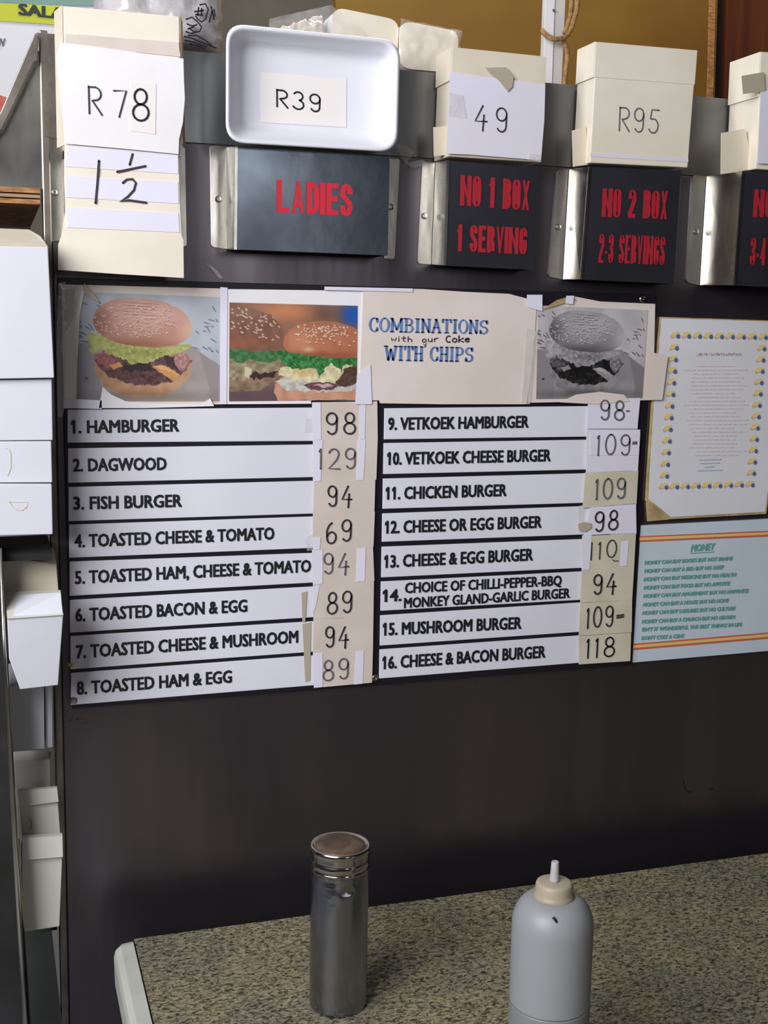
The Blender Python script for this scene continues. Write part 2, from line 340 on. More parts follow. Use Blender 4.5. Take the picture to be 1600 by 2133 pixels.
BLK = {  # heavy condensed capitals for the signs: straight strokes and rounded ones, box 0..1 x 0..1
 'L': [[(0, 1), (0, 0)], [(0, 0), (1, 0)]], 'A': [[(.02, 0), (.5, 1)], [(.98, 0), (.5, 1)], [(.25, .25), (.75, .25)]],
 'D': [[(0, 0), (0, 1)], [(0, 1), (.3, 1)]+arc(.3, .72, .7, .28, 90, 0, 5)+arc(.3, .28, .7, .28, 0, -90, 5)+[(0, 0)]],
 'I': [[(.5, 0), (.5, 1)]], 'E': [[(0, 0), (0, 1)], [(0, 1), (1, 1)], [(0, .52), (.85, .52)], [(0, 0), (1, 0)]],
 'S': [[(1, .72)]+arc(.5, .78, .5, .22, 0, 180, 8)+[(0, .66), (.5, .52), (1, .36), (1, .24)]+arc(.5, .22, .5, .22, 0, -180, 8)+[(0, .3)]],
 'N': [[(0, 0), (0, 1)], [(0, 1), (1, 0)], [(1, 0), (1, 1)]],
 'O': [arc(.5, .8, .5, .2, 0, 180, 8)+arc(.5, .2, .5, .2, 180, 360, 8)+[(1, .8)]],
 '1': [[(.75, 0), (.75, 1)], [(.1, .78), (.75, .84)]], '2': [[(0, .7)]+arc(.5, .78, .5, .22, 180, 0, 8)+[(1, .62), (0, .12), (0, 0)], [(0, 0), (1, 0)]],
 '3': [[(0, .72)]+arc(.5, .78, .5, .22, 180, -60, 8)+[(.45, .53)]+arc(.5, .26, .5, .26, 60, -180, 8)+[(0, .3)]],
 '4': [[(.75, 0), (.75, 1)], [(.75, 1), (0, .32)], [(0, .28), (1, .28)]],
 'B': [[(0, 0), (0, 1)], [(0, 1)]+arc(.45, .77, .5, .23, 90, -90, 7)+[(0, .53)], [(.3, .53)]+arc(.45, .265, .55, .265, 90, -90, 7)+[(0, 0)]],
 'X': [[(0, 0), (1, 1)], [(0, 1), (1, 0)]], 'R': [[(0, 0), (0, 1)], [(0, 1)]+arc(.45, .75, .52, .25, 90, -90, 7)+[(0, .5)], [(.5, .5), (1, .35), (1, 0)]],
 'V': [[(0, 1), (.5, 0)], [(1, 1), (.5, 0)]], 'G': [[(1, .7)]+arc(.5, .8, .5, .2, 0, 180, 8)+arc(.5, .2, .5, .2, 180, 360, 8)+[(1, .45)], [(.6, .45), (1, .45)]],
 '-': [[(0, .35), (1, .35)]],
}
def block(g, txt, a, b, cap, off, sw, gap=.16):
    ws = [{'I': .36, '1': .72, '-': .5, ' ': .7, 'A': 1.12, 'V': 1.1, 'N': 1.3}.get(c, 1) for c in txt]; tot = sum(ws)+gap*(len(txt)-1); u = 0
    A = P(*a, off); B = P(*b, off); hh = abs((P(a[0], a[1]-cap, off)-A).z); ex = (B-A)/tot; px = abs((P(a[0]+1, a[1], off)-A).x); w_ = sw*px; k = 0
    for c, cw in zip(txt, ws):
        if c != ' ':
            W = ex.x*cw
            for st in BLK[c]:
                q = [Vector((w_/2+x*(W-w_) if c != 'I' else W/2, 0, w_*.42+z*(hh-w_*.84))) for x, z in st]
                if len(q) == 2:
                    t = (q[1]-q[0]).normalized()*w_*.42; q = [q[0]-t, q[1]+t]
                sub = G(); sub.ribbon(q, w_*(.55 if len(q) == 2 and abs(q[0].x-q[1].x) > w_*.3 and abs(q[0].z-q[1].z) > w_ else 1), caps=False)
                for v in sub.v: v.z = min(max(v.z, 0), hh)
                o_ = A+ex*u+Vector((0, -.00005*(k % 6), 0)); k += 1
                g.add([o_+v+Vector((0, (B-A).y*0, (B.z-A.z)*v.x/(B-A).x)) for v in sub.v], sub.f)
        u += cw+gap
    return g

# ------------------------------------------------------------------ the room
def struct(name, g, mt):
    o = g.mk(name, mt); tag(o, kind='structure'); return o
struct('floor', G().box((-3, -3.2, -.1), (4.6, 3.6, 0)), M['floor'])
struct('ceiling', G().box((-3, -3.2, 3.1), (4.6, 3.6, 3.2)), M['ceil'])
struct('wall_far', G().box((-3, 3.5, 0), (4.6, 3.6, 3.1)), M['greywall'])
struct('wall_left', G().box((-3.1, -3.2, 0), (-3, 3.6, 3.1)), M['roomwall'])
struct('wall_right', G().box((4.6, -3.2, 0), (4.7, 3.6, 3.1)), M['roomwall'])
struct('wall_behind', G().box((-3, -3.3, 0), (4.6, -3.2, 3.1)), M['roomwall'])

# ------------------------------------------------------------------ the steel partition
XL = .0675                                       # its left edge
ZT = P(800, 142).z
part = thing('steel_partition', (1.0, D+.05, 0), 'tall dark brushed steel partition carrying the menu board and box holders', 'partition')
Zs = P(440, 300).z
bevel(G().box((XL+.006, D, 0), (2.6, D+.012, Zs-.0006)).mk('lower_panel', M['panel'], part), .001)
G().box((XL+.006, D+.0004, Zs+.0006), (2.6, D+.012, ZT)).mk('upper_panel', M['panel_top'], part, label='paler upper steel panel above the seam')
bevel(G().box((XL-.004, D-.003, .0), (XL+.0055, D+.03, ZT+.008)).mk('folded_edge', M['steel_dull'], part, label='worn bright folded edge'), .0015)
G().box((XL+.006, D+.013, ZT-.012), (2.6, D+.42, ZT-.001)).mk('top_shelf', M['steel_dull'], part)
for x, y in ((145, 1503), (1431, 1620)):
    pass
g = G(); g.ribbon([P(1424, 1628, .0006), P(1427, 1640, .0006), P(1432, 1649, .0006), P(1441, 1650, .0006)], .0022); g.mk('scratch', M['hole'], part, label='dark curved scratch')
g = G(); g.ribbon([P(1479, 1644, .0006), P(1486, 1643, .0006)], .0022); g.mk('scratch', M['hole'], part, label='short dark scratch')
rnd = random.Random(4)
g = G()
for i in range(16):
    x = rnd.uniform(140, 178); y = rnd.uniform(1496, 1512)
    g.ribbon([P(x, y, .0006), P(x+rnd.uniform(3, 9), y+rnd.uniform(-4, 3), .0006)], .0008)
for cx, cy_ in ((984, 1421), (1055, 1425), (1430, 1590), (1408, 1672), (1392, 1690), (760, 1497)):
    for i in range(5):
        x = cx+rnd.uniform(-9, 9); y = cy_+rnd.uniform(-3, 3)
        g.ribbon([P(x, y, .0006), P(x+rnd.uniform(2, 6), y+rnd.uniform(-1, 1), .0006)], .0006)
o = g.mk('scuff_marks', M['steel_dull'], part); o['kind'] = 'stuff'
def screw(px, off, r, parent, name='rivet', drive=True):
    c = P(*px, off); g = G(); prof = [(r, 0), (r, .0008), (r*.8, .0017), (r*.45, .0019), (r*.4, .0012)]; n = 16
    for rr, h in prof: g.v += [c+Vector((rr*math.cos(2*math.pi*k/n), -h, rr*math.sin(2*math.pi*k/n))) for k in range(n)]
    for i in range(len(prof)-1):
        for k in range(n): k2 = (k+1) % n; g.f.append((i*n+k, i*n+k2, (i+1)*n+k2, (i+1)*n+k))
    g.f.append(tuple((len(prof)-1)*n+k for k in range(n)))
    o = g.mk(name, M['rivet'], parent, smooth=False)
    return o

# ------------------------------------------------------------------ sign plates with bent steel brackets
def holder(label, depth, plate, fl, web_x, rt, texts, pm, red, rivets):
    base = P(*plate[3], 0)
    t = thing('box_holder', base, label, 'sign holder')
    slabo = slab('sign_plate', plate, depth, .002, M[pm], t); bevel(slabo, .0006)
    # left bracket: flange on the wall, web standing out, bright lip
    g = G().slab(rrect(fl, [5, 1, 1, 6], 3), .0022, .002)
    a0 = P(*fl[1], .001); a0.z = min(a0.z, P(*plate[0], depth-.001).z+.006) ; a1 = P(*fl[2], .001); b0 = P(*plate[0], depth-.001); b1 = P(*plate[3], depth-.001)
    th = Vector((.0016, 0, 0))
    g.prism([a0, b0, b1, a1], [a0+th, b0+th, b1+th, a1+th])
    bevel(g.mk('bracket', M['steel'], t), .0004)
    g = G().prism([b0+Vector((-.0012, -.0022, 0)), b0+Vector((.0022, -.0022, 0)), b1+Vector((.0022, -.0022, 0)), b1+Vector((-.0012, -.0022, 0))],
                  [b0+Vector((-.0012, 0, 0)), b0+Vector((.0022, 0, 0)), b1+Vector((.0022, 0, 0)), b1+Vector((-.0012, 0, 0))])
    g.mk('bracket_lip', M['steel'], t, label='bright bracket lip')
    # right bracket
    b0 = P(*plate[1], depth-.001); b1 = P(*plate[2], depth-.001)
    g = G(); th = Vector((-.0016, 0, 0)); w0 = Vector((b0.x, D-.001, b0.z)); w1 = Vector((b1.x, D-.001, b1.z))
    g.prism([w0, b0, b1, w1], [w0+th, b0+th, b1+th, w1+th])
    if rt: g.slab(rrect(rt, [1, 5, 6, 1], 3), .0022, .002)
    g.mk('bracket', M['steel'], t)
    for k, r in enumerate(rivets): screw(r, .0022, .0042, t)
    for s_, a, b, cap, bold, sp_ in texts:
        g = block(G(), s_, a, b, cap, depth+.0006, bold, sp_); g.mk('lettering', M[red], t, label='red lettering')
    return t
holder('dark sign plate in steel brackets under the one-and-a-half paper', .05, [(136, 332), (370, 344), (368, 513), (136, 500)],
       [(97, 276), (131, 277), (131, 500), (104, 504)], 0, [(366, 286), (385, 288), (389, 513), (368, 513)], [], 'plate', 'red', [(114, 401)])
holder('sign plate coloured blue-grey as painted glare, reading LADIES between steel brackets', .055, [(491, 305), (812, 325), (808, 532), (489, 520)],
       [(437, 304), (472, 304), (474, 519), (440, 514)], 0, [(806, 331), (833, 331), (822, 540), (800, 538)],
       [('LADIES', (576, 442), (734, 451), 68, 11.5, .1)], 'plate_glare', 'red', [(455, 415), (814, 431)])
holder('dark sign plate reading NO 1 BOX 1 SERVING', .05, [(932, 334), (1124, 349), (1112, 562), (925, 553)],
       [(880, 338), (906, 338), (898, 551), (870, 549)], 0, None,
       [('NO 1 BOX', (958, 428), (1103, 439), 64, 9.2, .1), ('1 SERVING', (951, 523), (1097, 530), 56, 8, .1)], 'plate', 'red2', [(884, 450)])
holder('dark sign plate reading NO 2 BOX 2-3 SERVINGS', .046, [(1227, 347), (1420, 355), (1405, 591), (1209, 582)],
       [(1163, 352), (1184, 352), (1171, 582), (1142, 576)], 0, None,
       [('NO 2 BOX', (1253, 452), (1390, 457), 60, 8.8, .1), ('2-3 SERVINGS', (1246, 547), (1384, 552), 60, 5.8, .13)], 'plate', 'red2', [(1163, 473)])
holder('dark sign plate cut by the right edge of the photo, reading NO above 3-4', .07, [(1546, 357), (1745, 366), (1725, 604), (1529, 594)],
       [(1443, 365), (1470, 367), (1456, 594), (1430, 588)], 0, None,
       [('NO 3 BOX', (1568, 452), (1712, 457), 58, 9, .1), ('3-4 SERVINGS', (1561, 552), (1705, 558), 58, 6, .13)], 'plate', 'red2', [(1450, 483)])

# ------------------------------------------------------------------ the cartons, tray and papers above the signs
def carton(label, front, off, depth, mt, flap=None, tuck=None):
    t = thing('cardboard_box', P(*front[3], off)+Vector((0, depth, 0)), label, 'box')
    fr = [P(x, y, off) for x, y in front]
    bk = [p+Vector((0, depth, 0)) for p in fr]
    o = G().prism(fr, bk).mk('carton_body', M[mt], t); bevel(o, .0012)
    if tuck:                                       # lid front overlapping the body
        k = [(front[0][0]-1, front[0][1]-1), (front[1][0]+1, front[1][1]-1), (front[1][0]*(1-tuck)+front[2][0]*tuck+1, front[1][1]*(1-tuck)+front[2][1]*tuck), (front[0][0]*(1-tuck)+front[3][0]*tuck-1, front[0][1]*(1-tuck)+front[3][1]*tuck)]
        bevel(slab('lid', k, off+.0007, .0007, M[mt], t), .0003)
        a = P(*k[0], off); b = P(*k[3], off)
        G().prism([a+Vector((-.0016, 0, 0)), b+Vector((-.0016, 0, 0)), b+Vector((-.0016, depth, 0)), a+Vector((-.0016, depth, 0))],
                  [a+Vector((-.0002, 0, 0)), b+Vector((-.0002, 0, 0)), b+Vector((-.0002, depth, 0)), a+Vector((-.0002, depth, 0))]).mk('lid_side', M[mt], t)
    if flap:
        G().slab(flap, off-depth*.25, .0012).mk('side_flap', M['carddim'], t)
    return t
# R95
c95 = carton('cream carton priced R95 on the NO 2 holder', [(1243, 88), (1452, 106), (1433, 349), (1229, 339)], .052, .049, 'card', [(1192, 272), (1221, 264), (1227, 343), (1194, 347)], .29)
pen(G(), 'R95', (1287, 272), (1373, 278), 50, .0527, 2.6, .22).mk('price_writing', M['ink3'], c95)
slab('paper_strip', [(1230, 318), (1434, 329), (1434, 338), (1230, 326)], .0526, .0004, M['paper_lav'], c95)
# 49
c49 = carton('cream carton with taped-on paper priced 49 on the NO 1 holder', [(944, 99), (1137, 119), (1129, 338), (934, 326)], .055, .052, 'carddim', [(903, 265), (933, 262), (934, 322), (904, 326)], .3)
slab('price_paper', [(938, 150), (1136, 176), (1134, 250), (1127, 334), (980, 322), (930, 320)], .0585, .0006, M['paper_lav'], c49)
pen(G(), '49', (987, 268), (1058, 276), 50, .0596, 2.8, .55).mk('price_writing', M['ink2'], c49)
slab('tape_piece', [(1012, 141), (1054, 140), (1070, 160), (1068, 180), (1058, 191), (1040, 168), (1015, 146)], .0605, .0005, M['tape_brown'], c49, label='brown curled tape')
slab('tape_piece', [(936, 192), (964, 198), (972, 246), (934, 240)], .0598, .0004, M['film'], c49, label='clear shiny tape')
slab('tape_piece', [(1102, 318), (1128, 322), (1126, 338), (1100, 333)], .0598, .0004, M['film'], c49)
# right box
cr_ = carton('cream carton at the right edge on the NO 3 holder', [(1587, 109), (1790, 122), (1776, 364), (1574, 352)], .072, .069, 'card', [(1503, 277), (1552, 268), (1572, 352), (1502, 363)], .38)
slab('price_paper', [(1585, 188), (1780, 200), (1770, 350), (1578, 340)], .0762, .0006, M['paper_lav'], cr_)
slab('tape_piece', [(1545, 158), (1592, 150), (1594, 190), (1548, 196)], .0768, .0004, M['tape_brown'], cr_)
# R78
c78 = carton('tall cream carton with taped paper priced R78', [(131, 12), (374, 34), (378, 326), (137, 302)], .056, .053, 'card')
slab('brown_seam', [(160, 70), (374, 92), (374, 96), (160, 74)], .0566, .0005, M['tape'], c78)
slab('brown_seam', [(136, 70), (372, 88), (376, 118), (136, 94)], .0570, .0004, M['sticker'], c78, label='strip of yellowed tape')
side = [P(374, 34, .056), P(378, 300, .056)]
G().prism([side[0]+Vector((.0004, 0, 0)), side[1]+Vector((.0004, 0, 0)), side[1]+Vector((.0075, .03, 0)), side[0]+Vector((.0065, .03, 0))],
          [side[0]+Vector((.0016, 0, 0)), side[1]+Vector((.0016, 0, 0)), side[1]+Vector((.009, .03, 0)), side[0]+Vector((.008, .03, 0))]).mk('raw_side', M['brown_card'], c78)
side = [P(131, 12, .056), P(137, 302, .056)]
G().prism([side[0]+Vector((-.0004, 0, 0)), side[1]+Vector((-.0004, 0, 0)), side[1]+Vector((-.007, .03, 0)), side[0]+Vector((-.007, .03, 0))],
          [side[0]+Vector((-.0016, 0, 0)), side[1]+Vector((-.0016, 0, 0)), side[1]+Vector((-.008, .03, 0)), side[0]+Vector((-.008, .03, 0))]).mk('raw_side', M['carddim'], c78)
pp = [(125, 89), (200, 97), (290, 110), (382, 122), (383, 160), (385, 205), (381, 255), (373, 290), (372, 321), (250, 309), (134, 299), (131, 250), (124, 190), (117, 120)]
slab('price_paper', pp, .0605, .0007, M['paper'], c78)
slab('paper_patch', [(273, 169), (325, 174), (324, 280), (270, 272)], .0611, .0004, M['sticker_w'], c78)
g = G(); pen(g, 'R', (182, 236), (215, 240), 58, .0614, 3.4); pen(g, '7', (236, 243), (266, 245), 56, .0614, 3.4); g.mk('price_writing', M['ink2'], c78)
pen(G(), '8', (274, 251), (313, 252), 66, .0617, 4.6).mk('price_writing', M['ink'], c78, label='bolder digit on a patch')
# 1 1/2 paper
sh = thing('price_paper', P(120, 562, .058), 'long cream paper handwritten one and a half hanging below the R78 box', 'paper')
slab('paper_sheet', [(134, 300), (372, 322), (374, 420), (378, 490), (382, 500), (383, 579), (250, 571), (121, 562), (121, 510), (128, 490), (136, 440), (134, 370)], .0575, .0012, M['card'], sh)
for q in ([(140, 302), (371, 323), (371, 362), (136, 347)], [(137, 366), (371, 379), (372, 424), (138, 411)], [(138, 432), (372, 444), (374, 484), (140, 474)]):
    slab('tape_strip', q, .0582, .0005, M['paper_lav'], sh)
g = G()
g.ribbon([P(206, 335, .059), P(203, 380, .059), P(199, 423, .059)], .0026)
g.ribbon([P(276, 321, .059), P(270, 343, .059)], .0024); g.ribbon([P(244, 358, .059), P(303, 346, .059)], .0026)
g.ribbon([P(256, 381, .059), P(264, 374, .059), P(276, 373, .059), P(283, 381, .059), P(279, 396, .059), P(266, 410, .059), P(250, 420, .059), P(268, 417, .059), P(304, 422, .059)], .0026)
g.mk('price_writing', M['ink2'], sh)
# foam tray, open side to the room
tr = thing('foam_tray', P(650, 310, .06), 'white foam tray priced R39 standing on the LADIES sign', 'tray')
def ringpx(sc_, rad, off):
    c = [(471, 48), (834, 84), (828, 318), (470, 297)]; cx = 651; cyy = 187
    inner = [(507, 93), (795, 121), (785, 280), (505, 260)]
    q = [(c[i][0]*(1-sc_)+inner[i][0]*sc_, c[i][1]*(1-sc_)+inner[i][1]*sc_) for i in range(4)]
    return [P(x, y, off) for x, y in rrect(q, rad, 7)]
rings = [ringpx(.12, 40, .028+.006), ringpx(.0, 42, .075), ringpx(.02, 42, .079), ringpx(.10, 40, .0805), ringpx(.22, 38, .079), ringpx(.34, 36, .073), ringpx(.8, 20, .049), ringpx(1.0, 12, .046), ringpx(1.15, 10, .0455)]
g = G(); n = len(rings[0])
for r in rings: g.v += r
for i in range(len(rings)-1):
    for k in range(n): k2 = (k+1) % n; g.f.append((i*n+k, i*n+k2, (i+1)*n+k2, (i+1)*n+k))
g.f.append(tuple((len(rings)-1)*n+k for k in range(n))); g.f.append(tuple(range(n-1, -1, -1)))
g.mk('tray_shell', M['foam'], tr, smooth=True)
slab('price_label', [(544, 150), (722, 165), (721, 265), (544, 255)], .0462, .0004, M['sticker_w'], tr, label='cream sticker')
pen(G(), 'R39', (574, 220), (670, 234), 36, .0466, 3.6, .25, jitter=.04).mk('price_writing', M['ink'], tr)
# curled tape scraps on the steel
def scrap(name, label, px, offs, mt):
    g = G(); a = [P(x, y, o_) for (x, y), o_ in zip(px, offs)]; g.prism(a, [p+Vector((0, .0003, 0)) for p in a]); o = g.mk(name, M[mt]); tag(o, label, 'tape'); return o
scrap('tape_scrap', 'clear curled tape scrap right of the foam tray', [(826, 300), (848, 304), (862, 316), (846, 344), (834, 326)], [.03, .02, .012, .004, .01], 'tape')
scrap('tape_scrap', 'shiny clear tape sliver below the LADIES sign', [(429, 548), (438, 552), (455, 566), (465, 580), (456, 579), (443, 564)], [.004, .008, .006, .002, .002, .004], 'film')
scrap('tape_scrap', 'dark tape patch left of the NO 1 bracket', [(846, 340), (880, 332), (894, 342), (858, 350)], [.004, .012, .01, .003], 'tape')

# ------------------------------------------------------------------ the menu board
mb = thing('menu_board', P(740, 1430, 0), 'black menu board of white strips listing sixteen burgers and toasted sandwiches', 'menu board')
bevel(slab('backing_board', [(121, 578), (1366, 613), (1350, 850), (1316, 1385), (780, 1427), (150, 1477), (133, 850)], .006, .0055, M['black'], mb), .0008)
LR = [(853, 849, 922, 918.6), (934, 926, 1005.7, 994), (1014.6, 1001.6, 1085.6, 1070), (1093, 1076, 1162, 1141.7), (1170, 1152, 1241.4, 1213.8), (1250, 1222, 1318, 1286), (1325, 1294.5, 1394.4, 1358), (1402, 1365.5, 1468.7, 1428)]
RR = [(850.5, 846, 915.3, 909.6), (923, 916, 987.7, 978.2), (997, 986, 1060, 1047.6), (1069.7, 1054.5, 1128.8, 1113.6), (1139, 1123, 1203, 1183), (1211.5, 1190.5, 1272.5, 1249.6), (1282, 1255.3, 1345, 1316.3), (1353, 1324, 1413.6, 1381)]
LT = [('1. HAMBURGER', 153, 372, 903, 899), ('2. DAGWOOD', 153, 346, 982.5, 979), ('3. FISH BURGER', 154, 378, 1062, 1056), ('4. TOASTED CHEESE & TOMATO', 156, 570.5, 1141, 1124),
      ('5. TOASTED HAM, CHEESE & TOMATO', 157, 647, 1217, 1191.6), ('6. TOASTED BACON & EGG', 158, 514, 1295, 1274.5), ('7. TOASTED CHEESE & MUSHROOM', 159.5, 620, 1372, 1339), ('8. TOASTED HAM & EGG', 161, 482, 1447.5, 1422)]
RT = [('9. VETKOEK HAMBURGER', 809, 1100, 896, 891), ('10. VETKOEK CHEESE BURGER', 810, 1146, 968.7, 961), ('11. CHICKEN BURGER', 807, 1054, 1041, 1033.5), ('12. CHEESE OR EGG BURGER', 805.5, 1127, 1111.6, 1099.5),
      ('13. CHEESE & EGG BURGER', 804, 1109, 1183, 1167.6), None, ('15. MUSHROOM BURGER', 801, 1085, 1324, 1310), ('16. CHEESE & BACON BURGER', 800, 1135, 1394, 1370)]
for i in range(8):
    a, b, c, d = LR[i]; xl = 141+i*.95; k = (772-649)/(649-xl); xr = 772
    o = slab('menu_strip', [(xl, a), (xr, b+(b-a)*k), (xr, d+(d-c)*k), (xl, c)], .0078, .0018, M['row'], mb); bevel(o, .0005)
    BASE[o.name] = BASE[mb.name]
    t_ = LT[i]; text(G(), t_[0], (t_[1], t_[3]), (t_[2], t_[4]), 28.5, .0084, .034, 1.0).mk('strip_lettering', M['ink'], o)
    a, b, c, d = RR[i]; f_ = i/7; xl = 801-10*f_; xm = 1222-17*f_; xr = 1330-16*f_; k = (xr-xm)/(xm-xl)
    o = slab('menu_strip', [(xl, a), (xr, b+(b-a)*k), (xr-1, d+(d-c)*k), (xl-1, c)], .0078, .0018, M['row'], mb); bevel(o, .0005)
    t_ = RT[i]
    if t_: g = text(G(), t_[0], (t_[1], t_[3]), (t_[2], t_[4]), 27.5, .0084, .038, 1.0)
    else:
        g = text(G(), '14.', (802, 1254), (835, 1252), 27, .0084, .036)
        text(g, 'CHOICE OF CHILLI-PEPPER-BBQ', (844, 1236), (1169, 1219.5), 23, .0084, .036); text(g, 'MONKEY GLAND-GARLIC BURGER', (842, 1267), (1186, 1245.5), 22.5, .0084, .036)
    g.mk('strip_lettering', M['ink'], o)
# price cards, left column: outline, lavender tape sides, writing
def price(q, mt, txt, a, b, h, ink, wd=3.6, strips=(), off=.0105, gap=.3, wide=None):
    o = slab('price_card', q, off, .0006, M[mt], mb); 
    for s_ in strips: slab('tape_strip', s_, off+.0006, .0004, M['paper_lav'], o)
    g = pen(G(), txt, a, b, h, off+.0012, wd, gap, wide=wide, jitter=.03); g.mk('price_writing', M[ink], o); return o
price([(650, 838), (786, 836), (787, 913), (652, 917)], 'sticker', '98', (677, 903), (742, 904), 44, 'ink2', 3.6, [[(650, 838), (668, 838), (669, 916), (652, 917)], [(750, 837), (762, 837), (760, 914), (748, 915)]])
price([(652, 917), (787, 913), (784, 999), (652, 1003)], 'sticker', '129', (662, 977), (743, 975), 42, 'ink3', 3.4, [[(652, 917), (672, 917), (668, 1002), (653, 1003)], [(746, 915), (762, 915), (757, 1000), (742, 1000)]])
price([(655, 1003), (782, 999), (780, 1066), (652, 1070)], 'sticker', '94', (681, 1053), (733, 1056), 42, 'ink2')
price([(652, 1070), (781, 1066), (778, 1139), (652, 1145)], 'sticker', '69', (678, 1132), (734, 1126), 44, 'ink2', strips=[[(652, 1120), (668, 1119), (666, 1144), (653, 1145)]])
price([(650, 1145), (777, 1139), (780, 1210), (652, 1218)], 'sticker', '94', (672, 1196), (727, 1194), 42, 'ink3', 3.4, [[(650, 1146), (672, 1145), (672, 1216), (652, 1218)], [(744, 1142), (762, 1141), (760, 1210), (742, 1212)]])
price([(652, 1218), (779, 1210), (778, 1284), (653, 1290)], 'sticker', '89', (680, 1280), (735, 1274), 44, 'ink2', strips=[[(652, 1222), (666, 1220), (658, 1262), (652, 1280)]])
price([(653, 1290), (778, 1283), (777, 1354), (652, 1361)], 'sticker', '94', (676, 1349), (726, 1347), 42, 'ink2')
price([(652, 1361), (777, 1354), (775, 1422), (654, 1433)], 'sticker', '89', (671, 1418), (728, 1414), 42, 'ink3', 3.4, [[(652, 1361), (672, 1360), (672, 1431), (654, 1433)], [(742, 1357), (758, 1356), (756, 1424), (738, 1426)]])
# right column
price([(1226, 828), (1334, 829), (1328, 893), (1222, 893)], 'paper_lav', '98', (1248, 874), (1301, 876), 40, 'ink3', 3.4)
price([(1222, 895), (1334, 895), (1329, 981), (1221, 984)], 'paper_lav', '109', (1241, 948), (1314, 948), 42, 'ink3', 3.4, [[(1230, 902), (1334, 902), (1331, 948), (1229, 948)]])
g = pen(G(), '-', (1304, 860), (1311, 860), 8, .0118, 2.6); pen(g, '=', (1317, 930), (1327, 930), 14, .0118, 2.6); g.mk('price_writing', M['ink3'], mb)
price([(1219, 984), (1330, 980), (1326, 1050), (1214, 1058)], 'sticker_y', '109', (1238, 1040), (1304, 1039), 42, 'ink3', 3.4)
price([(1230, 1057), (1325, 1048), (1326, 1112), (1216, 1116)], 'paper_lav', '98', (1237, 1108), (1288, 1103), 40, 'ink2', 3.6)
price([(1213, 1115), (1325, 1110), (1321, 1184), (1212, 1189)], 'sticker_y', 'I10', (1226, 1166), (1285, 1161), 36, 'ink2', 2.4, [[(1215, 1115), (1233, 1114), (1228, 1186), (1212, 1188)], [(1295, 1128), (1310, 1126), (1306, 1178), (1292, 1180)]])
price([(1212, 1189), (1321, 1184), (1317, 1250), (1209, 1255)], 'sticker_y', '94', (1234, 1238), (1283, 1236), 40, 'ink2', 3.6)
price([(1209, 1256), (1317, 1250), (1316, 1317), (1206, 1324)], 'sticker_y', '109', (1220, 1309), (1278, 1305), 42, 'ink2', 3.2)
price([(1206, 1325), (1315, 1318), (1313, 1377), (1206, 1384)], 'sticker_y', '118', (1219, 1371), (1281, 1366), 40, 'ink', 3.2)
g = pen(G(), '=', (1283, 1294), (1300, 1292), 18, .0118, 3); g.ribbon([P(1276, 1166, .0118), P(1281, 1169, .0118), P(1288, 1168, .0118)], .0012); g.mk('price_writing', M['ink2'], mb)
slab('tape_piece', [(1204, 1092), (1216, 1087), (1232, 1090), (1232, 1100), (1218, 1108), (1206, 1104)], .0125, .0005, M['tape_brown'], mb, label='brown tape dab')
for q in ([(636, 872), (652, 870), (650, 900), (634, 902)], [(634, 1122), (654, 1110), (652, 1146), (640, 1148)], [(628, 1234), (640, 1232), (636, 1296), (630, 1296)], [(630, 1300), (648, 1296), (646, 1418), (636, 1420)], [(1204, 1055), (1218, 1050), (1214, 1112), (1206, 1112)]):
    slab('tape_piece', q, .0088, .0004, M['tape_brown'] if q[0][0] < 632 else M['tape'], mb)
for q in (((153, 1459), 0), ((781, 1412), 0), ((1338, 623), 0), ((131, 1385), 1)):
    if not q[1]: screw(q[0], .0082, .0046, mb, 'screw')
slab('tape_piece', [(141, 1382), (153, 1382), (150, 1386), (153, 1389), (142, 1388)], .009, .0005, M['yellowtape'], mb, label='lime tape scrap')

# ------------------------------------------------------------------ printed photographs
def inpoly(X, Y, pts):
    m_ = np.zeros(X.shape, bool); n_ = len(pts); j = n_-1
    for i in range(n_):
        xi, yi = pts[i]; xj, yj = pts[j]
        if yi != yj: m_ ^= ((yi > Y) != (yj > Y)) & (X < (xj-xi)*(Y-yi)/(yj-yi)+xi)
        j = i
    return m_
def vnoise(X, Y, s, seed):
    r_ = np.random.RandomState(seed); g_ = r_.rand(96, 96); x = X/s; y = Y/s
    xi = np.floor(x).astype(int); yi = np.floor(y).astype(int); fx = x-xi; fy = y-yi; fx = fx*fx*(3-2*fx); fy = fy*fy*(3-2*fy)
    q = lambda a, b: g_[a % 96, b % 96]
    return (q(xi, yi)*(1-fx)*(1-fy)+q(xi+1, yi)*fx*(1-fy)+q(xi, yi+1)*(1-fx)*fy+q(xi+1, yi+1)*fx*fy)
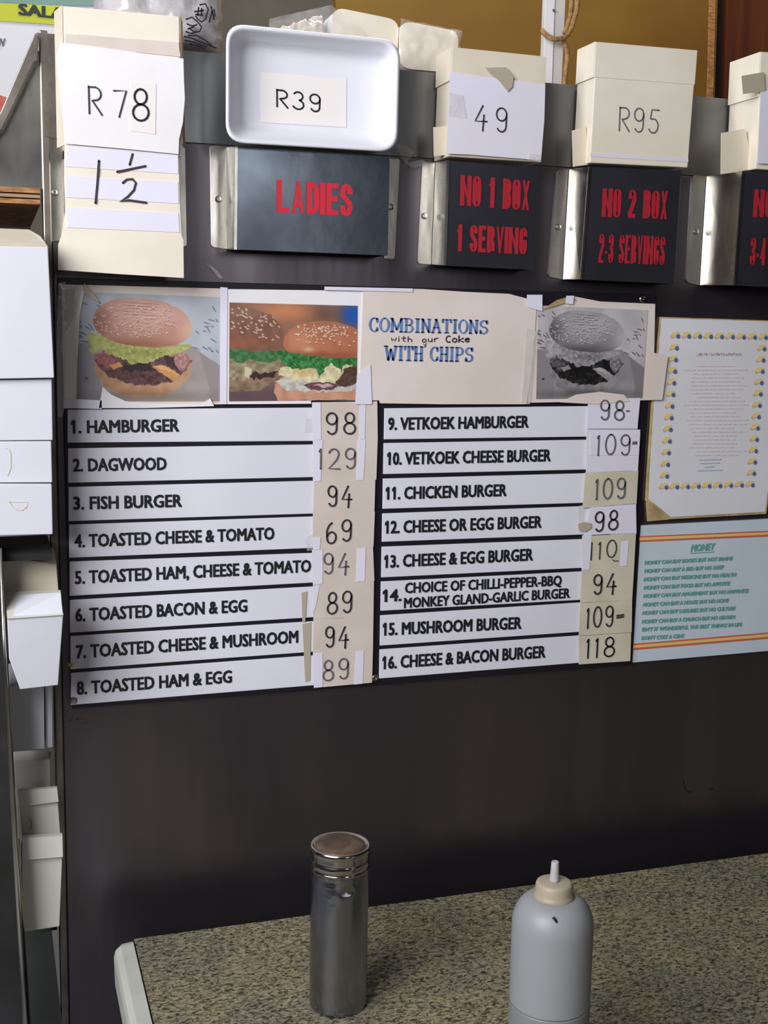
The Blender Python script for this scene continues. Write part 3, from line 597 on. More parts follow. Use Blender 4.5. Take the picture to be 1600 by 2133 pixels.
class Paint:
    def __init__(s, x0, y0, x1, y1, nx, ny, bg):
        s.X, s.Y = np.meshgrid(np.linspace(x0, x1, nx), np.linspace(y0, y1, ny)); s.c = np.zeros((ny, nx, 3)); s.c[:] = bg
        s.wx = (vnoise(s.X, s.Y, 22, 1)-.5)*16+(vnoise(s.X, s.Y, 7, 2)-.5)*6; s.wy = (vnoise(s.X, s.Y, 22, 3)-.5)*16+(vnoise(s.X, s.Y, 7, 4)-.5)*6
    def over(s, mask, col, amt=1, var=0, vs=12, seed=5):
        col = np.array(col, float)*np.ones_like(s.c)
        if var: col = col+((vnoise(s.X, s.Y, vs, seed)-.5)*2*var)[..., None]
        k = (mask*amt)[..., None]; s.c = s.c*(1-k)+col*k
    def poly(s, pts, col, warp=1, **k): m_ = inpoly(s.X+s.wx*warp, s.Y+s.wy*warp, pts).astype(float); s.over(m_, col, **k); return m_
    def glow(s, cx, cy_, rx, ry, col, amt, mask=None):
        m_ = np.exp(-(((s.X-cx)/rx)**2+((s.Y-cy_)/ry)**2)); 
        if mask is not None: m_ = m_*mask
        s.over(m_, col, amt)
    def seed(s, cx, cy_, rx, ry, ang, col, mask=None):
        c_, s_ = math.cos(ang), math.sin(ang); dx = s.X-cx; dy = s.Y-cy_
        m_ = ((((dx*c_+dy*s_)/rx)**2+((-dx*s_+dy*c_)/ry)**2) < 1).astype(float)
        if mask is not None: m_ = m_*mask
        s.over(m_, col, .85)
def dome(cx, cy_, rx, ryt, ryb, tilt, n_=48):
    out = []
    for i in range(n_):
        a = 2*math.pi*i/n_; x = math.cos(a); y = math.sin(a)
        x = math.copysign(abs(x)**.8, x); out.append((cx+rx*x, cy_+(ryt if y < 0 else ryb)*y+tilt*x*rx))
    return out
def burger_a(gray=False):
    p = Paint(95, 95, 797, 625, 300, 226, (176, 184, 194)); r_ = random.Random(7)
    p.over(np.ones(p.X.shape), (178, 186, 194), .8, 10, 60)
    for i in range(46):
        x = r_.choice([r_.uniform(95, 200), r_.uniform(640, 797)]); y = r_.uniform(130, 420); a = r_.uniform(-.3, 1.1); l = r_.uniform(10, 24)
        p.seed(x, y, l, 3.6, a, (96, 112, 132))
    p.poly([(90, 345), (180, 335), (640, 340), (800, 442), (800, 630), (90, 630)], (160, 150, 146), .2, var=8, vs=50)
    p.poly([(690, 375), (800, 445), (800, 630), (740, 630), (745, 560)], (146, 138, 136), .2)
    p.poly([(90, 350), (172, 350), (210, 560), (205, 630), (90, 630)], (146, 146, 152), .2)
    p.seed(138, 511, 7, 6, 0, (50, 48, 52))
    p.glow(420, 600, 300, 26, (100, 88, 80), .6)
    # bottom bun
    m_ = p.poly([(172, 440), (190, 415), (640, 410), (655, 440), (640, 500), (590, 560), (500, 598), (400, 605), (300, 590), (225, 550), (185, 495)], (182, 138, 104), .5, var=14, vs=26)
    p.glow(400, 590, 220, 18, (128, 88, 62), .6, m_); p.glow(560, 520, 90, 40, (205, 168, 134), .5, m_)
    # patty, bacon
    p.poly([(178, 420), (210, 385), (420, 395), (600, 400), (650, 420), (620, 470), (560, 525), (470, 545), (350, 540), (255, 505), (200, 465)], (98, 66, 66), 1, var=24, vs=14)
    p.poly([(235, 470), (330, 430), (480, 450), (560, 515), (430, 540), (320, 525)], (84, 52, 50), 1, var=22, vs=9)
    p.poly([(300, 440), (450, 430), (460, 480), (320, 470)], (42, 34, 36), 1.2)
    p.poly([(180, 400), (220, 382), (290, 420), (240, 460), (195, 440)], (150, 88, 92), 1, var=18, vs=10)
    p.poly([(540, 395), (620, 378), (655, 392), (630, 440), (600, 470), (560, 430)], (172, 124, 118), 1, var=26, vs=10)
    p.poly([(500, 400), (560, 400), (590, 470), (540, 450)], (60, 40, 46), 1.2)
    p.poly([(248, 445), (300, 432), (318, 452), (262, 470)], (206, 146, 82), .4, var=8); p.poly([(450, 452), (520, 445), (598, 490), (562, 520)], (208, 148, 86), .5, var=10)
    p.poly([(455, 450), (500, 440), (560, 475), (590, 490), (520, 468)], (226, 178, 112), .4)
    # lettuce
    m_ = p.poly([(135, 270), (190, 285), (260, 320), (420, 355), (560, 345), (650, 328), (640, 355), (600, 385), (540, 398), (470, 408), (440, 438), (380, 434), (330, 425), (280, 408), (250, 390), (215, 375), (185, 385), (150, 392), (160, 350), (140, 320), (165, 300)], (170, 174, 96), 1.4, var=22, vs=15)
    p.glow(180, 330, 40, 50, (206, 210, 120), .6, m_); p.glow(420, 385, 80, 22, (120, 122, 52), .5, m_); p.glow(580, 365, 60, 16, (190, 190, 110), .5, m_)
    for i in range(40): p.seed(r_.uniform(160, 620), r_.uniform(320, 430), r_.uniform(4, 14), 2, r_.uniform(-1, 1.5), r_.choice([(206, 212, 130), (112, 118, 50)]), m_)
    # top bun
    bn = dome(410, 245, 243, 128, 108, .06); m_ = p.poly(bn, (196, 146, 128), .25, var=8, vs=40)
    p.glow(430, 185, 170, 55, (214, 172, 160), .9, m_); p.glow(360, 350, 260, 44, (150, 90, 68), .9, m_); p.glow(200, 240, 60, 80, (140, 86, 70), .6, m_); p.glow(655, 270, 60, 70, (214, 178, 152), .9, m_); p.glow(170, 250, 50, 50, (150, 96, 78), .6, m_)
    for i in range(5): p.seed(390+r_.uniform(-20, 20), 140+i*14, r_.uniform(60, 110), 2.2, .03, (160, 112, 98), m_)
    for i in range(190):
        a = r_.uniform(0, 6.28); q = r_.random()**.6; x = 380+215*q*math.cos(a); y = 225+82*q*math.sin(a)
        if y < 150 and r_.random() < .5: continue
        p.seed(x+1, y+3, 6.5, 3.6, r_.uniform(-.6, .8), (150, 98, 78), m_); p.seed(x, y, 6.2, 3.1, r_.uniform(-.6, .8), (228, 196, 176), m_)
    p.over(np.ones(p.X.shape), (176, 160, 160), .10)
    if gray:
        l = (p.c @ np.array([.3, .5, .2])); l = np.clip((l-120)*1.45+96, 22, 200); p.c = np.stack([l*1.0, l*.965, l*.975], -1)
    return p.c
def burger_b():
    p = Paint(842, 150, 1467, 622, 268, 204, (128, 92, 78)); r_ = random.Random(3)
    p.over(np.ones(p.X.shape), (132, 96, 82), 1, 16, 70)
    p.glow(1120, 185, 150, 60, (206, 134, 92), .9); p.glow(1310, 190, 60, 50, (104, 78, 66), .8); p.glow(1440, 195, 55, 55, (34, 84, 170), 1); p.glow(1450, 190, 40, 50, (34, 84, 170), .8)
    p.glow(1130, 590, 260, 60, (96, 74, 80), .9); p.glow(900, 600, 120, 40, (84, 70, 76), .7)
    # left burger, out of focus
    p.poly([(840, 420), (1100, 425), (1098, 470), (1060, 520), (980, 572), (840, 572)], (136, 112, 92), .6, var=18, vs=20)
    p.poly([(840, 430), (1085, 425), (1095, 470), (1040, 505), (840, 520)], (146, 134, 104), 1.2, var=30, vs=16)
    p.poly([(935, 500), (970, 480), (1010, 490), (1090, 470), (1040, 510), (960, 516)], (62, 40, 40), 1)
    p.poly([(915, 455), (950, 470), (930, 515), (915, 500)], (206, 196, 160), .6)
    p.poly([(840, 372), (1100, 378), (1095, 425), (1030, 440), (950, 428), (880, 432), (840, 425)], (64, 112, 66), 1.2, var=22, vs=14)
    m_ = p.poly([(840, 160), (880, 165), (960, 178), (1040, 205), (1090, 250), (1108, 310), (1100, 378), (980, 380), (840, 370)], (128, 88, 72), .3, var=9, vs=24)
    p.glow(900, 340, 140, 26, (150, 92, 66), .7, m_); p.glow(920, 190, 100, 30, (150, 116, 100), .6, m_)
    for i in range(62): x = r_.uniform(850, 1085); y = r_.uniform(195, 325)*(.9 if x < 950 else 1); p.seed(x, y, 6.5, 3.8, r_.uniform(-.6, .8), (204, 182, 158), m_)
    # right burger
    p.poly([(1062, 540), (1100, 500), (1467, 505), (1467, 622), (1075, 622), (1060, 580)], (198, 146, 118), .4, var=12, vs=30)
    p.poly([(1065, 530), (1110, 510), (1467, 540), (1467, 575), (1300, 580), (1110, 570)], (192, 190, 178), 1, var=22, vs=15)
    p.poly([(1095, 455), (1180, 440), (1455, 445), (1440, 510), (1330, 535), (1150, 520), (1080, 500)], (214, 204, 164), 1.4, var=26, vs=15)
    p.glow(1200, 478, 50, 24, (206, 160, 96), .6); p.poly([(1400, 470), (1467, 440), (1467, 540), (1380, 560), (1360, 535)], (84, 64, 52), 1, var=14)
    p.poly([(1200, 548), (1240, 530), (1330, 534), (1385, 548), (1340, 570), (1240, 572)], (108, 70, 82), .6, var=14, vs=10); p.poly([(1250, 542), (1320, 540), (1352, 552), (1300, 562)], (196, 168, 170), .5)
    m_ = p.poly([(1090, 372), (1200, 385), (1467, 405), (1467, 455), (1420, 440), (1380, 478), (1340, 440), (1300, 470), (1280, 520), (1268, 470), (1210, 460), (1150, 470), (1095, 430)], (52, 118, 58), 1.2, var=28, vs=12)
    for i in range(30): p.seed(r_.uniform(1100, 1450), r_.uniform(395, 460), r_.uniform(5, 16), 2.4, r_.uniform(-1.2, 1.2), r_.choice([(104, 166, 84), (28, 76, 40)]), m_)
    m_ = p.poly([(1098, 350), (1105, 310), (1135, 270), (1190, 242), (1270, 228), (1360, 232), (1430, 250), (1470, 270), (1470, 410), (1380, 412), (1250, 402), (1120, 382)], (180, 112, 82), .2, var=8, vs=26)
    p.glow(1190, 330, 70, 50, (204, 140, 108), .8, m_); p.glow(1280, 400, 220, 20, (138, 78, 54), .8, m_); p.glow(1330, 245, 130, 26, (164, 110, 90), .7, m_); p.glow(1225, 370, 26, 12, (228, 190, 164), .7, m_)
    for i in range(110):
        x = r_.gauss(1305, 85); y = 250+abs(r_.gauss(0, 45)); p.seed(x+1, y+3, 6, 3.6, 0, (130, 76, 56), m_); p.seed(x, y, 5.8, 3.4, r_.uniform(-1, 1), (232, 206, 180), m_)
    return p.c
def photo(name, px, off, c, parent):
    ny, nx, _ = c.shape; q = [np.array(P(x, y, off)) for x, y in px]
    u = np.linspace(0, 1, nx)[None, :, None]; v = np.linspace(0, 1, ny)[:, None, None]
    pts = (q[0]*(1-u)+q[1]*u)*(1-v)+(q[3]*(1-u)+q[2]*u)*v
    pts = (pts-np.array(BASE[parent.name])).reshape(-1, 3)
    i = (np.arange(ny-1)[:, None]*nx+np.arange(nx-1)[None, :]).ravel()
    f = np.stack([i, i+nx, i+nx+1, i+1], 1).astype(np.int32)
    me = bpy.data.meshes.new(name); me.vertices.add(len(pts)); me.vertices.foreach_set('co', pts.astype(np.float32).ravel())
    me.loops.add(f.size); me.loops.foreach_set('vertex_index', f.ravel()); me.polygons.add(len(f))
    me.polygons.foreach_set('loop_start', np.arange(0, f.size, 4, dtype=np.int32)); me.polygons.foreach_set('loop_total', np.full(len(f), 4, np.int32))
    me.update(calc_edges=True)
    c = np.clip(c, 0, 255)/255; l = np.where(c <= .04045, c/12.92, ((c+.055)/1.055)**2.4)
    col = np.ones((ny*nx, 4), np.float32); col[:, :3] = l.reshape(-1, 3)
    at_ = me.color_attributes.new('Col', 'FLOAT_COLOR', 'POINT'); at_.data.foreach_set('color', col.ravel())
    me.materials.append(M['print']); o = bpy.data.objects.new(name, me); COL.objects.link(o); o.parent = parent; BASE[o.name] = BASE[parent.name]; return o
def sheet(name, px, off, mt, label, cat='poster'):
    t = thing(name, P(*px[-1], off), label, cat)
    slab('paper_sheet', px, off, .0008, M[mt], t); return t
BA = burger_a()
s1 = sheet('photo_sheet', [(129, 592), (300, 597), (466, 601), (467, 842), (300, 846), (133, 851), (130, 720)], .0085, 'paper_cream', 'taped sheet with a colour photo of one burger with lettuce')
photo('burger_photo', [(162, 608), (460, 619), (458, 836), (161, 836)], .0090, BA, s1)
slab('paper_fold', [(128, 594), (172, 596), (176, 606), (166, 660), (161, 760), (158, 836), (134, 850), (130, 700)], .0105, .0006, M['paper'], s1)
slab('tape_piece', [(136, 604), (170, 596), (160, 650), (138, 690), (132, 660)], .0115, .0004, M['film'], s1)
slab('tape_piece', [(176, 590), (202, 620), (208, 632), (192, 622), (172, 606)], .0118, .0004, M['tape_brown'], s1)
slab('paper_scrap', [(214, 806), (232, 822), (262, 836), (330, 842), (420, 841), (438, 830), (446, 846), (300, 850), (206, 850)], .0112, .0005, M['paper'], s1)
slab('tape_strip', [(132, 830), (212, 834), (212, 852), (132, 850)], .0112, .0005, M['paper_lav'], s1)
s2 = sheet('photo_sheet', [(463, 602), (762, 606), (761, 834), (648, 834), (648, 841), (465, 842)], .0095, 'paper', 'taped sheet with a colour photo of two burgers side by side')
photo('burger_photo', [(478, 630), (745, 637), (743, 833), (477, 836)], .0101, burger_b(), s2)
slab('tape_strip', [(459, 598), (474, 599), (472, 842), (458, 842)], .0104, .0004, M['paper_lav'], s2)
s3 = sheet('notice_sheet', [(757, 600), (880, 602), (971, 608), (1060, 612), (1098, 622), (1118, 636), (1114, 700), (1106, 780), (1097, 842), (920, 842), (792, 840), (790, 834), (748, 834)], .0112, 'paper_cream', 'cream notice printed COMBINATIONS WITH CHIPS in blue capitals')
g = G(); roman(g, 'COMBINATIONS', (769, 690), (1016, 695), 28, .0119, 5.4); roman(g, 'WITH CHIPS', (801, 750), (985, 753), 29, .0119, 5.6); g.mk('blue_lettering', M['blue'], s3, label='blue serif lettering')
g = G(); pen(g, 'with', (815, 711), (859, 712), 11, .0119, 1.9, .3); pen(g, 'our', (879, 713), (913, 711), 11, .0119, 1.9, .35); pen(g, 'Coke', (928, 713), (979, 712), 13, .0119, 2.6, .2)
g.ribbon([P(882, 716, .0119), P(888, 722, .0119)], .0009); g.ribbon([P(888, 715, .0119), P(884, 724, .0119)], .0009); g.mk('handwriting', M['ink2'], s3)
slab('tape_strip', [(676, 597), (770, 599), (860, 601), (860, 608), (676, 604)], .0126, .0004, M['paper_lav'], s3)
slab('tape_piece', [(1096, 680), (1118, 690), (1104, 842), (1086, 842)], .0124, .0004, M['film'], s3)
slab('tape_piece', [(744, 780), (772, 760), (775, 842), (740, 842)], .0124, .0004, M['paper_lav'], s3)
s4 = sheet('photo_sheet', [(1112, 632), (1140, 640), (1190, 616), (1250, 628), (1365, 633), (1363, 735), (1392, 742), (1380, 833), (1100, 839)], .0098, 'paper_cream', 'taped sheet with a black and white photo of a burger')
photo('burger_photo', [(1121, 636), (1350, 646), (1338, 829), (1117, 831)], .0105, burger_a(True), s4)
slab('paper_scrap', [(1166, 838), (1200, 822), (1250, 816), (1300, 822), (1312, 836), (1240, 842)], .0116, .0005, M['paper_cream'], s4)
for q in ([(1098, 614), (1130, 614), (1130, 648), (1098, 640)], [(1180, 616), (1196, 616), (1194, 634), (1178, 632)]): slab('tape_strip', q, .0128, .0004, M['paper_lav'], s4)
slab('paper_corner', [(1130, 645), (1160, 625), (1185, 618), (1200, 624), (1150, 640)], .0122, .0006, M['poster_edge'], s4)
# cellophane at the left edge of the board
f1 = G(); rn = random.Random(9)
a = [(122, 590), (136, 588), (140, 700), (134, 850), (130, 870), (120, 868), (118, 720)]
f1.slab(a, .0128, .0004); o = f1.mk('tape_strip', M['film']); tag(o, 'shiny crumpled clear tape at the upper left edge of the menu board', 'tape')

# ------------------------------------------------------------------ posters on the right
ps = thing('border_poster', P(1450, 1078, 0), 'faded poster with a border of small yellow and blue icons', 'poster')
bevel(slab('poster_board', [(1376, 660), (1650, 669), (1650, 700), (1597, 1071), (1394, 1082), (1346, 1044), (1348, 1000), (1360, 820)], .005, .0045, M['poster_edge'], ps), .0008)
slab('poster_sheet', [(1379, 663), (1648, 671), (1645, 700), (1594, 1066), (1398, 1077), (1352, 1040), (1353, 1000), (1364, 820)], .0056, .0005, M['poster'], ps)
g = {'ic_y': G(), 'ic_p': G(), 'ic_b': G()}
def disc(g, x, y, r, off, rx=1): c = P(x, y, off); g.add([c+Vector((math.cos(a*math.pi/5)*r*rx, 0, math.sin(a*math.pi/5)*r)) for a in range(10)], [tuple(range(10))])
def z8(x, y): return (1300+x/2.6667, 600+y/2.6667)
ic = [z8(287+61*i, 264+1*i) for i in range(9)]+[z8(280-4.9*i, 331+64.7*i) for i in range(12)]+[z8(222+60*i, 1104-1.6*i) for i in range(9)]+[z8(767-5.2*i, 335+63*i) for i in range(12)]
for x, y in ic:
    disc(g['ic_p'], x-8, y+2, .0026, .0062); disc(g['ic_y'], x-4, y-2, .0040, .0065); disc(g['ic_y'], x+2, y-2.5, .0040, .0067); disc(g['ic_b'], x+5, y+1.5, .0031, .0068)
for k, n_ in (('ic_p', 'pink_icons'), ('ic_y', 'yellow_icons'), ('ic_b', 'blue_icons')): o = g[k].mk(n_, M[k], ps); o['kind'] = 'stuff'
g = G(); r_ = random.Random(2)
for k, (x0, x1, y) in enumerate([(400, 650, 365), (400, 650, 372)]+[(330+r_.uniform(0, 70), 690-r_.uniform(0, 80), 435+i*21.5) for i in range(24)]):
    x = x0
    while x < x1:
        l = r_.uniform(10, 34); a = z8(x, y-(x-330)*.004); b = z8(min(x+l, x1), y-(x-330)*.004); g.ribbon([P(*a, .0062), P(*b, .0062)], .0022 if k < 2 else .0011); x += l+6
g.mk('faded_lines', M['faint'], ps, label='faded pink lines of print')
g = G()
for i, (x0, x1) in enumerate([(418, 540), (425, 530), (450, 500), (410, 545)]): g.ribbon([P(*z8(x0, 955+i*20), .0062), P(*z8(x1, 952+i*20), .0062)], .0013)
g.mk('faded_lines', M['faintb'], ps, label='faded blue lines of print')
slab('board_corner', [(1347, 1046), (1358, 1048), (1396, 1082), (1350, 1086)], .003, .0025, M['poster_edge'], ps, label='yellowed corner of older board')
mp_ = thing('money_poster', P(1450, 1365, 0), 'pale blue poster titled MONEY with green verse lines', 'poster')
slab('poster_sheet', [(1335, 1095), (1680, 1077), (1668, 1350), (1319, 1380)], .0045, .004, M['money'], mp_)
def stripe(y0, y1, x0, x1, h, mt): return slab('stripe', [(x0, y0), (x1, y1), (x1, y1+h), (x0, y0+h)], .0051, .0004, M[mt], mp_)
stripe(1117, 1102.5, 1331, 1672, 12, 'pred'); slab('stripe', [(1331, 1120), (1672, 1105.5), (1672, 1110.5), (1331, 1125.5)], .0055, .0003, M['pyel'], mp_)
stripe(1341, 1312, 1320, 1665, 13, 'pred'); slab('stripe', [(1320, 1344.5), (1665, 1315.5), (1665, 1321), (1320, 1350)], .0055, .0003, M['pyel'], mp_)
g = G(); text(g, 'MONEY', z8(370, 1465), z8(498, 1456), 16, .0052, .045, 1, .18); g.ribbon([P(*z8(370, 1473), .0052), P(*z8(500, 1466), .0052)], .0012)
ML = ['MONEY CAN BUY BOOKS BUT NOT BRAINS', 'MONEY CAN BUY A BED BUT NO SLEEP', 'MONEY CAN BUY MEDICINE BUT NO HEALTH', 'MONEY CAN BUY FOOD BUT NO APPETITE', 'MONEY CAN BUY AMUSEMENT BUT NO HAPPINESS',
      'MONEY CAN BUY A HOUSE BUT NO HOME', 'MONEY CAN BUY LUXURIES BUT NO CULTURE', 'MONEY CAN BUY A CHURCH BUT NO HEAVEN', "ISN'T IT WONDERFUL THE BEST THINGS IN LIFE", "DON'T COST A CENT"]
for s_, x0, x1, y in zip(ML, (113, 112, 108, 108, 106, 104, 100, 98, 98, 96), (600, 550, 618, 585, 688, 578, 615, 612, 652, 332), (1537, 1583, 1629, 1676, 1722, 1770, 1816, 1864, 1908, 1955)):
    text(g, s_, z8(x0, y), z8(x1, y-(x1-x0)*.052), 8.6, .0052, .045, 1, .2)
g.mk('green_lettering', M['teal'], mp_, label='green italic lettering')

# ------------------------------------------------------------------ the counter with its two things
ZC = EYE-.75
ct = thing('counter', (1.2, 1.1, 0), 'speckled laminate counter with a cream edge', 'counter')
C0 = T(277, 1956, ZC); YB = C0.y; X0 = C0.x
G().box((X0+.0015, .55, ZC-.035), (2.7, YB, ZC)).mk('laminate_top', M['laminate'], ct)
G().box((X0-.0002, .56, ZC-.03), (X0+.0014, YB-.001, ZC-.0015)).mk('dark_joint', M['hole'], ct)
# cream rounded edging on the left end
prof = [(X0-.0006, ZC+.0006), (X0-.016, ZC-.001), (X0-.0225, ZC-.006), (X0-.0245, ZC-.014), (X0-.0235, ZC-.05), (X0-.0006, ZC-.052)]
def endprof(y, s_=1): return [Vector((X0-.0006-(X0-.0006-x)*s_, y, ZC-.025+(z-ZC+.025)*(.6+.4*s_))) for x, z in prof]
g = G(); secs = [(YB+.001, .55), (YB-.004, .85), (YB-.012, 1), (.55, 1)]
for y, s_ in secs: g.v += endprof(y, s_)
n = len(prof)
for i in range(len(secs)-1):
    for k in range(n): g.f.append((i*n+k, i*n+(k+1) % n, (i+1)*n+(k+1) % n, (i+1)*n+k))
g.f.append(tuple(range(n-1, -1, -1))); g.f.append(tuple((len(secs)-1)*n+k for k in range(n)))
g.mk('edging', M['cream_edge'], ct, label='cream moulded edging')
G().box((X0-.012, .62, ZC-.12), (X0+.012, YB-.06, ZC-.0525)).mk('side_strip', M['lime'], ct, label='pale lime strip under the edging')
G().box((X0+.02, .62, 0), (2.66, YB-.03, ZC-.0355)).mk('counter_body', M['darkint'], ct)  # body colour blackened, painting in the shade of the gap behind
G().box((X0+.012, YB-.0295, 0), (2.7, YB-.0005, ZC-.0355)).mk('added_dark_apron', M['darkint'], ct)  # unseen apron added to darken the gap mirrored in the steel
G().box((X0+.004, YB, ZC-.034), (2.7, YB+.0015, ZC-.001)).mk('back_edging', M['hole'], ct, label='dark back edging')

# shaker
B = T(704, 2089, ZC); Ys = B.y
def zat(px, py, Y): d = ray(px, py); return EYE+d.z*Y/d.y
dep = (B-O).dot(FWD); R_ = 124/2/FOC*dep*.985
def hz(y): return zat(704, y, Ys)-ZC
H_ = zat(704, 1757, Ys)-ZC
st = thing('spice_shaker', (B.x, B.y, ZC), 'dented cylindrical steel shaker with a perforated lid on the counter', 'shaker')
def dent(a, z):
    d = Vector((math.cos(a), math.sin(a), 0)); an = math.degrees(a) % 360; v = 0
    zr = z/H_
    if .7 < zr < .93:
        v += -.0034*math.exp(-((an-268)/13)**2-((zr-.775)/.018)**2)-.0022*math.exp(-((an-240)/10)**2-((zr-.83)/.02)**2)-.0010*math.exp(-((an-245)/9)**2-((zr-.79)/.012)**2)
        v += .0010*noise.noise(Vector((an/14, zr*60, 0)))*math.exp(-((an-250)/26)**2)
    return v+.00012*noise.noise(Vector((an/30, zr*5, 3)))
Hb = H_*.865
prof = [(R_*.93, .0005), (R_*.965, .002), (R_*.975, .005)]+[(R_*.975, .005+(Hb-.005)*i/60) for i in range(1, 61)]
g = G(); g.lathe((B.x, B.y, ZC), prof, 96, dent); g.mk('shaker_body', M['shaker'], st, smooth=True)
z0 = Hb-.002
cpf = [(R_*.985, z0), (R_*1.0, z0+.0012), (R_*1.0, z0+.003), (R_*.965, z0+.004), (R_*.985, z0+.005), (R_*.99, z0+.0125), (R_*.965, z0+.0135), (R_*1.0, z0+.0148), (R_*.97, z0+.0162), (R_*1.0, z0+.0176), (R_*.97, z0+.019), (R_*1.005, z0+.0205), (R_*1.01, H_-.003), (R_*.99, H_-.001), (R_*.95, H_), (R_*.9, H_-.0012), (R_*.86, H_-.002)]
g = G(); g.lathe((B.x, B.y, ZC), cpf, 96); g.mk('threaded_cap', M['shaker_cap'], st, smooth=True)
lf = [(R_*.86, H_-.0021), (R_*.85, H_-.0012), (R_*.6, H_+.0002), (R_*.3, H_+.001), (.001, H_+.0012)]
lid = G().lathe((B.x, B.y, ZC), lf, 64).mk('perforated_lid', M['shaker_lid'], st, smooth=True, label='brown tarnished lid')
g = G()
for i in range(-9, 10):
    for j in range(-9, 10):
        x = (i+.5*(j % 2))*.0021; y = j*.0019; rr = math.hypot(x+.006, y)
        if rr < .018:
            q = math.hypot(x, y)/R_; zz = H_+.0013*(1-q*q)+.0001
            g.add([(B.x+x+0.00048*math.cos(a*math.pi/3), B.y+y+.00048*math.sin(a*math.pi/3), ZC+zz+.0006) for a in range(6)], [tuple(range(6))])
o = g.mk('holes', M['hole'], lid); o['kind'] = 'stuff'

# squeeze bottle
bx, by = .497, .985
dpt = (Vector((bx, by, EYE-.6))-O).dot(FWD)
d = ray(1148, 2000); bx = d.x/d.y*by
def zb(y): return zat(1150, y, by)-ZC
RB = 171/2/FOC*((O+d*(by/d.y)-O).dot(FWD))*.985
bt = thing('squeeze_bottle', (bx, by, ZC), 'frosted white plastic squeeze bottle with a cream cap on the counter', 'bottle')
zs_ = zb(1925)          # end of the straight body
zc0 = zb(1872)+.004; zc1 = zb(1836); zn = zb(1795)
RC = RB*.465
pr = [(RB*.93, .0), (RB*.99, .004), (RB, .01), (RB, zs_*.5), (RB, zs_)]
for i in range(1, 12):
    a = i/11*math.pi/2; pr.append((RC*.98+(RB-RC*.98)*math.cos(a), zs_+(zc0-zs_-.001)*math.sin(a)))
zl = zat(1148, 2112, by-RB*.6)-ZC        # the sauce stands this high
lo_ = [(RB*.93, .0), (RB*.99, .004), (RB, .01), (RB, zl-.002), (RB, zl)]; pr = [(RB, zl), (RB, zl+.002)]+[q for q in pr if q[1] > zl+.004]
g = G(); g.lathe((bx, by, ZC), pr, 72); body = g.mk('bottle_body', M['bottle'], bt, smooth=True)
g = G(); g.lathe((bx, by, ZC), lo_, 72); g.mk('sauce_level', M['liquid'], bt, smooth=True, label='darker lower part where the sauce shows through')
g = G(); g.lathe((bx, by, ZC), [(RC*1.06, zc0-.003), (RC*1.1, zc0), (RC*1.02, zc0+.002), (RC, zc0+.004), (RC*.97, zc1-.003), (RC*.92, zc1-.0008), (RC*.8, zc1), (RC*.3, zc1+.0004), (RC*.28, zc1+.0004)], 64); g.mk('bottle_cap', M['bottlecap'], bt, smooth=True, label='cream screw cap')
g = G(); g.lathe((bx, by, ZC), [(RC*.29, zc1-.001), (RC*.25, zc1+.003), (RC*.225, (zc1+zn)/2), (RC*.2, zn-.001), (RC*.17, zn), (RC*.1, zn-.001)], 32); g.mk('nozzle', M['nozzle'], bt, smooth=True)
# fly on the shoulder of the bottle
d = ray(1157, 1917); ff = None
for k in range(4000):                       # march the sight line to the bottle's surface
    t_ = .7+k*.0002; q = O+d*t_; z_ = q.z-ZC; r_ = math.hypot(q.x-bx, q.y-by)
    rr = RB
    if z_ > zs_:
        s_ = min(1, (z_-zs_)/(zc0-zs_)); rr = RC*.98+(RB-RC*.98)*math.sqrt(max(0, 1-s_*s_))
    if r_ < rr and z_ < zc0: ff = q-d*.0012; break
if ff is None: ff = Vector((bx, by-RB, ZC+zs_))
fl = thing('fly', ff, 'tiny dark fly sitting on the shoulder of the squeeze bottle', 'insect')
ax = (RGT*.55+DWN*.8).normalized()
G().tube([ff-ax*.0026, ff-ax*.001, ff+ax*.0008, ff+ax*.0012, ff+ax*.0024], [.0004, .0011, .0009, .0006, .0009], 10).mk('body', M['fly'], fl, smooth=True)
sd = ax.cross(d.normalized())
for s_ in (-1, 1):
    w0 = ff-d.normalized()*.0009; G().add([w0, w0-ax*.002+sd*s_*.0012, w0-ax*.0042+sd*s_*.0016, w0-ax*.0036+sd*s_*.0003], [(0, 1, 2, 3)]).mk('wing', M['fly'], fl)
g = G()
for s_ in (-1, 1):
    for k in (-.0008, .0004, .0014): g.tube([ff+ax*k, ff+ax*k*1.5+sd*s_*.0018+d.normalized()*.0006], .00014, 5)
g.mk('legs', M['fly'], fl)

# ------------------------------------------------------------------ left side: steel post, shelves and the stacks of cartons
def plane_poly(name, px, off, th, mt, parent, **k): return slab(name, px, off, th, M[mt], parent, **k)
rk = thing('shelf_rack', (-.05, 1.7, 0), 'steel shelf rack left of the partition holding white cartons', 'rack')
a = P(-2, 1110, .06); b = P(54, 2133, .06)
G().prism([P(-140, 1140, .10), P(0, 1140, .10), P(10, 1400, .10), P(28, 1700, .10), P(56, 2160, .10), P(-140, 2160, .10)], [p+Vector((-.004, .03, 0)) for p in (P(-140, 1140, .10), P(0, 1140, .10), P(10, 1400, .10), P(28, 1700, .10), P(56, 2160, .10), P(-140, 2160, .10))]).mk('post', M['post'], rk)
G().tube([P(1, 1142, .103), P(11, 1400, .103), P(28, 1700, .103), P(56, 2160, .103)], [.0016, .0025, .0038, .0055], 10).mk('post_edge', M['steel'], rk, smooth=True, label='bright rounded post edge')
G().box((-.42, D+.42, 0), (XL-.005, D+.43, 2.0)).mk('back_panel', M['darkint'], rk)
G().box((-.42, D-.085, P(60, 1130).z-.006), (XL-.006, D+.04, P(60, 1124).z-.002)).mk('shelf', M['darkint'], rk)
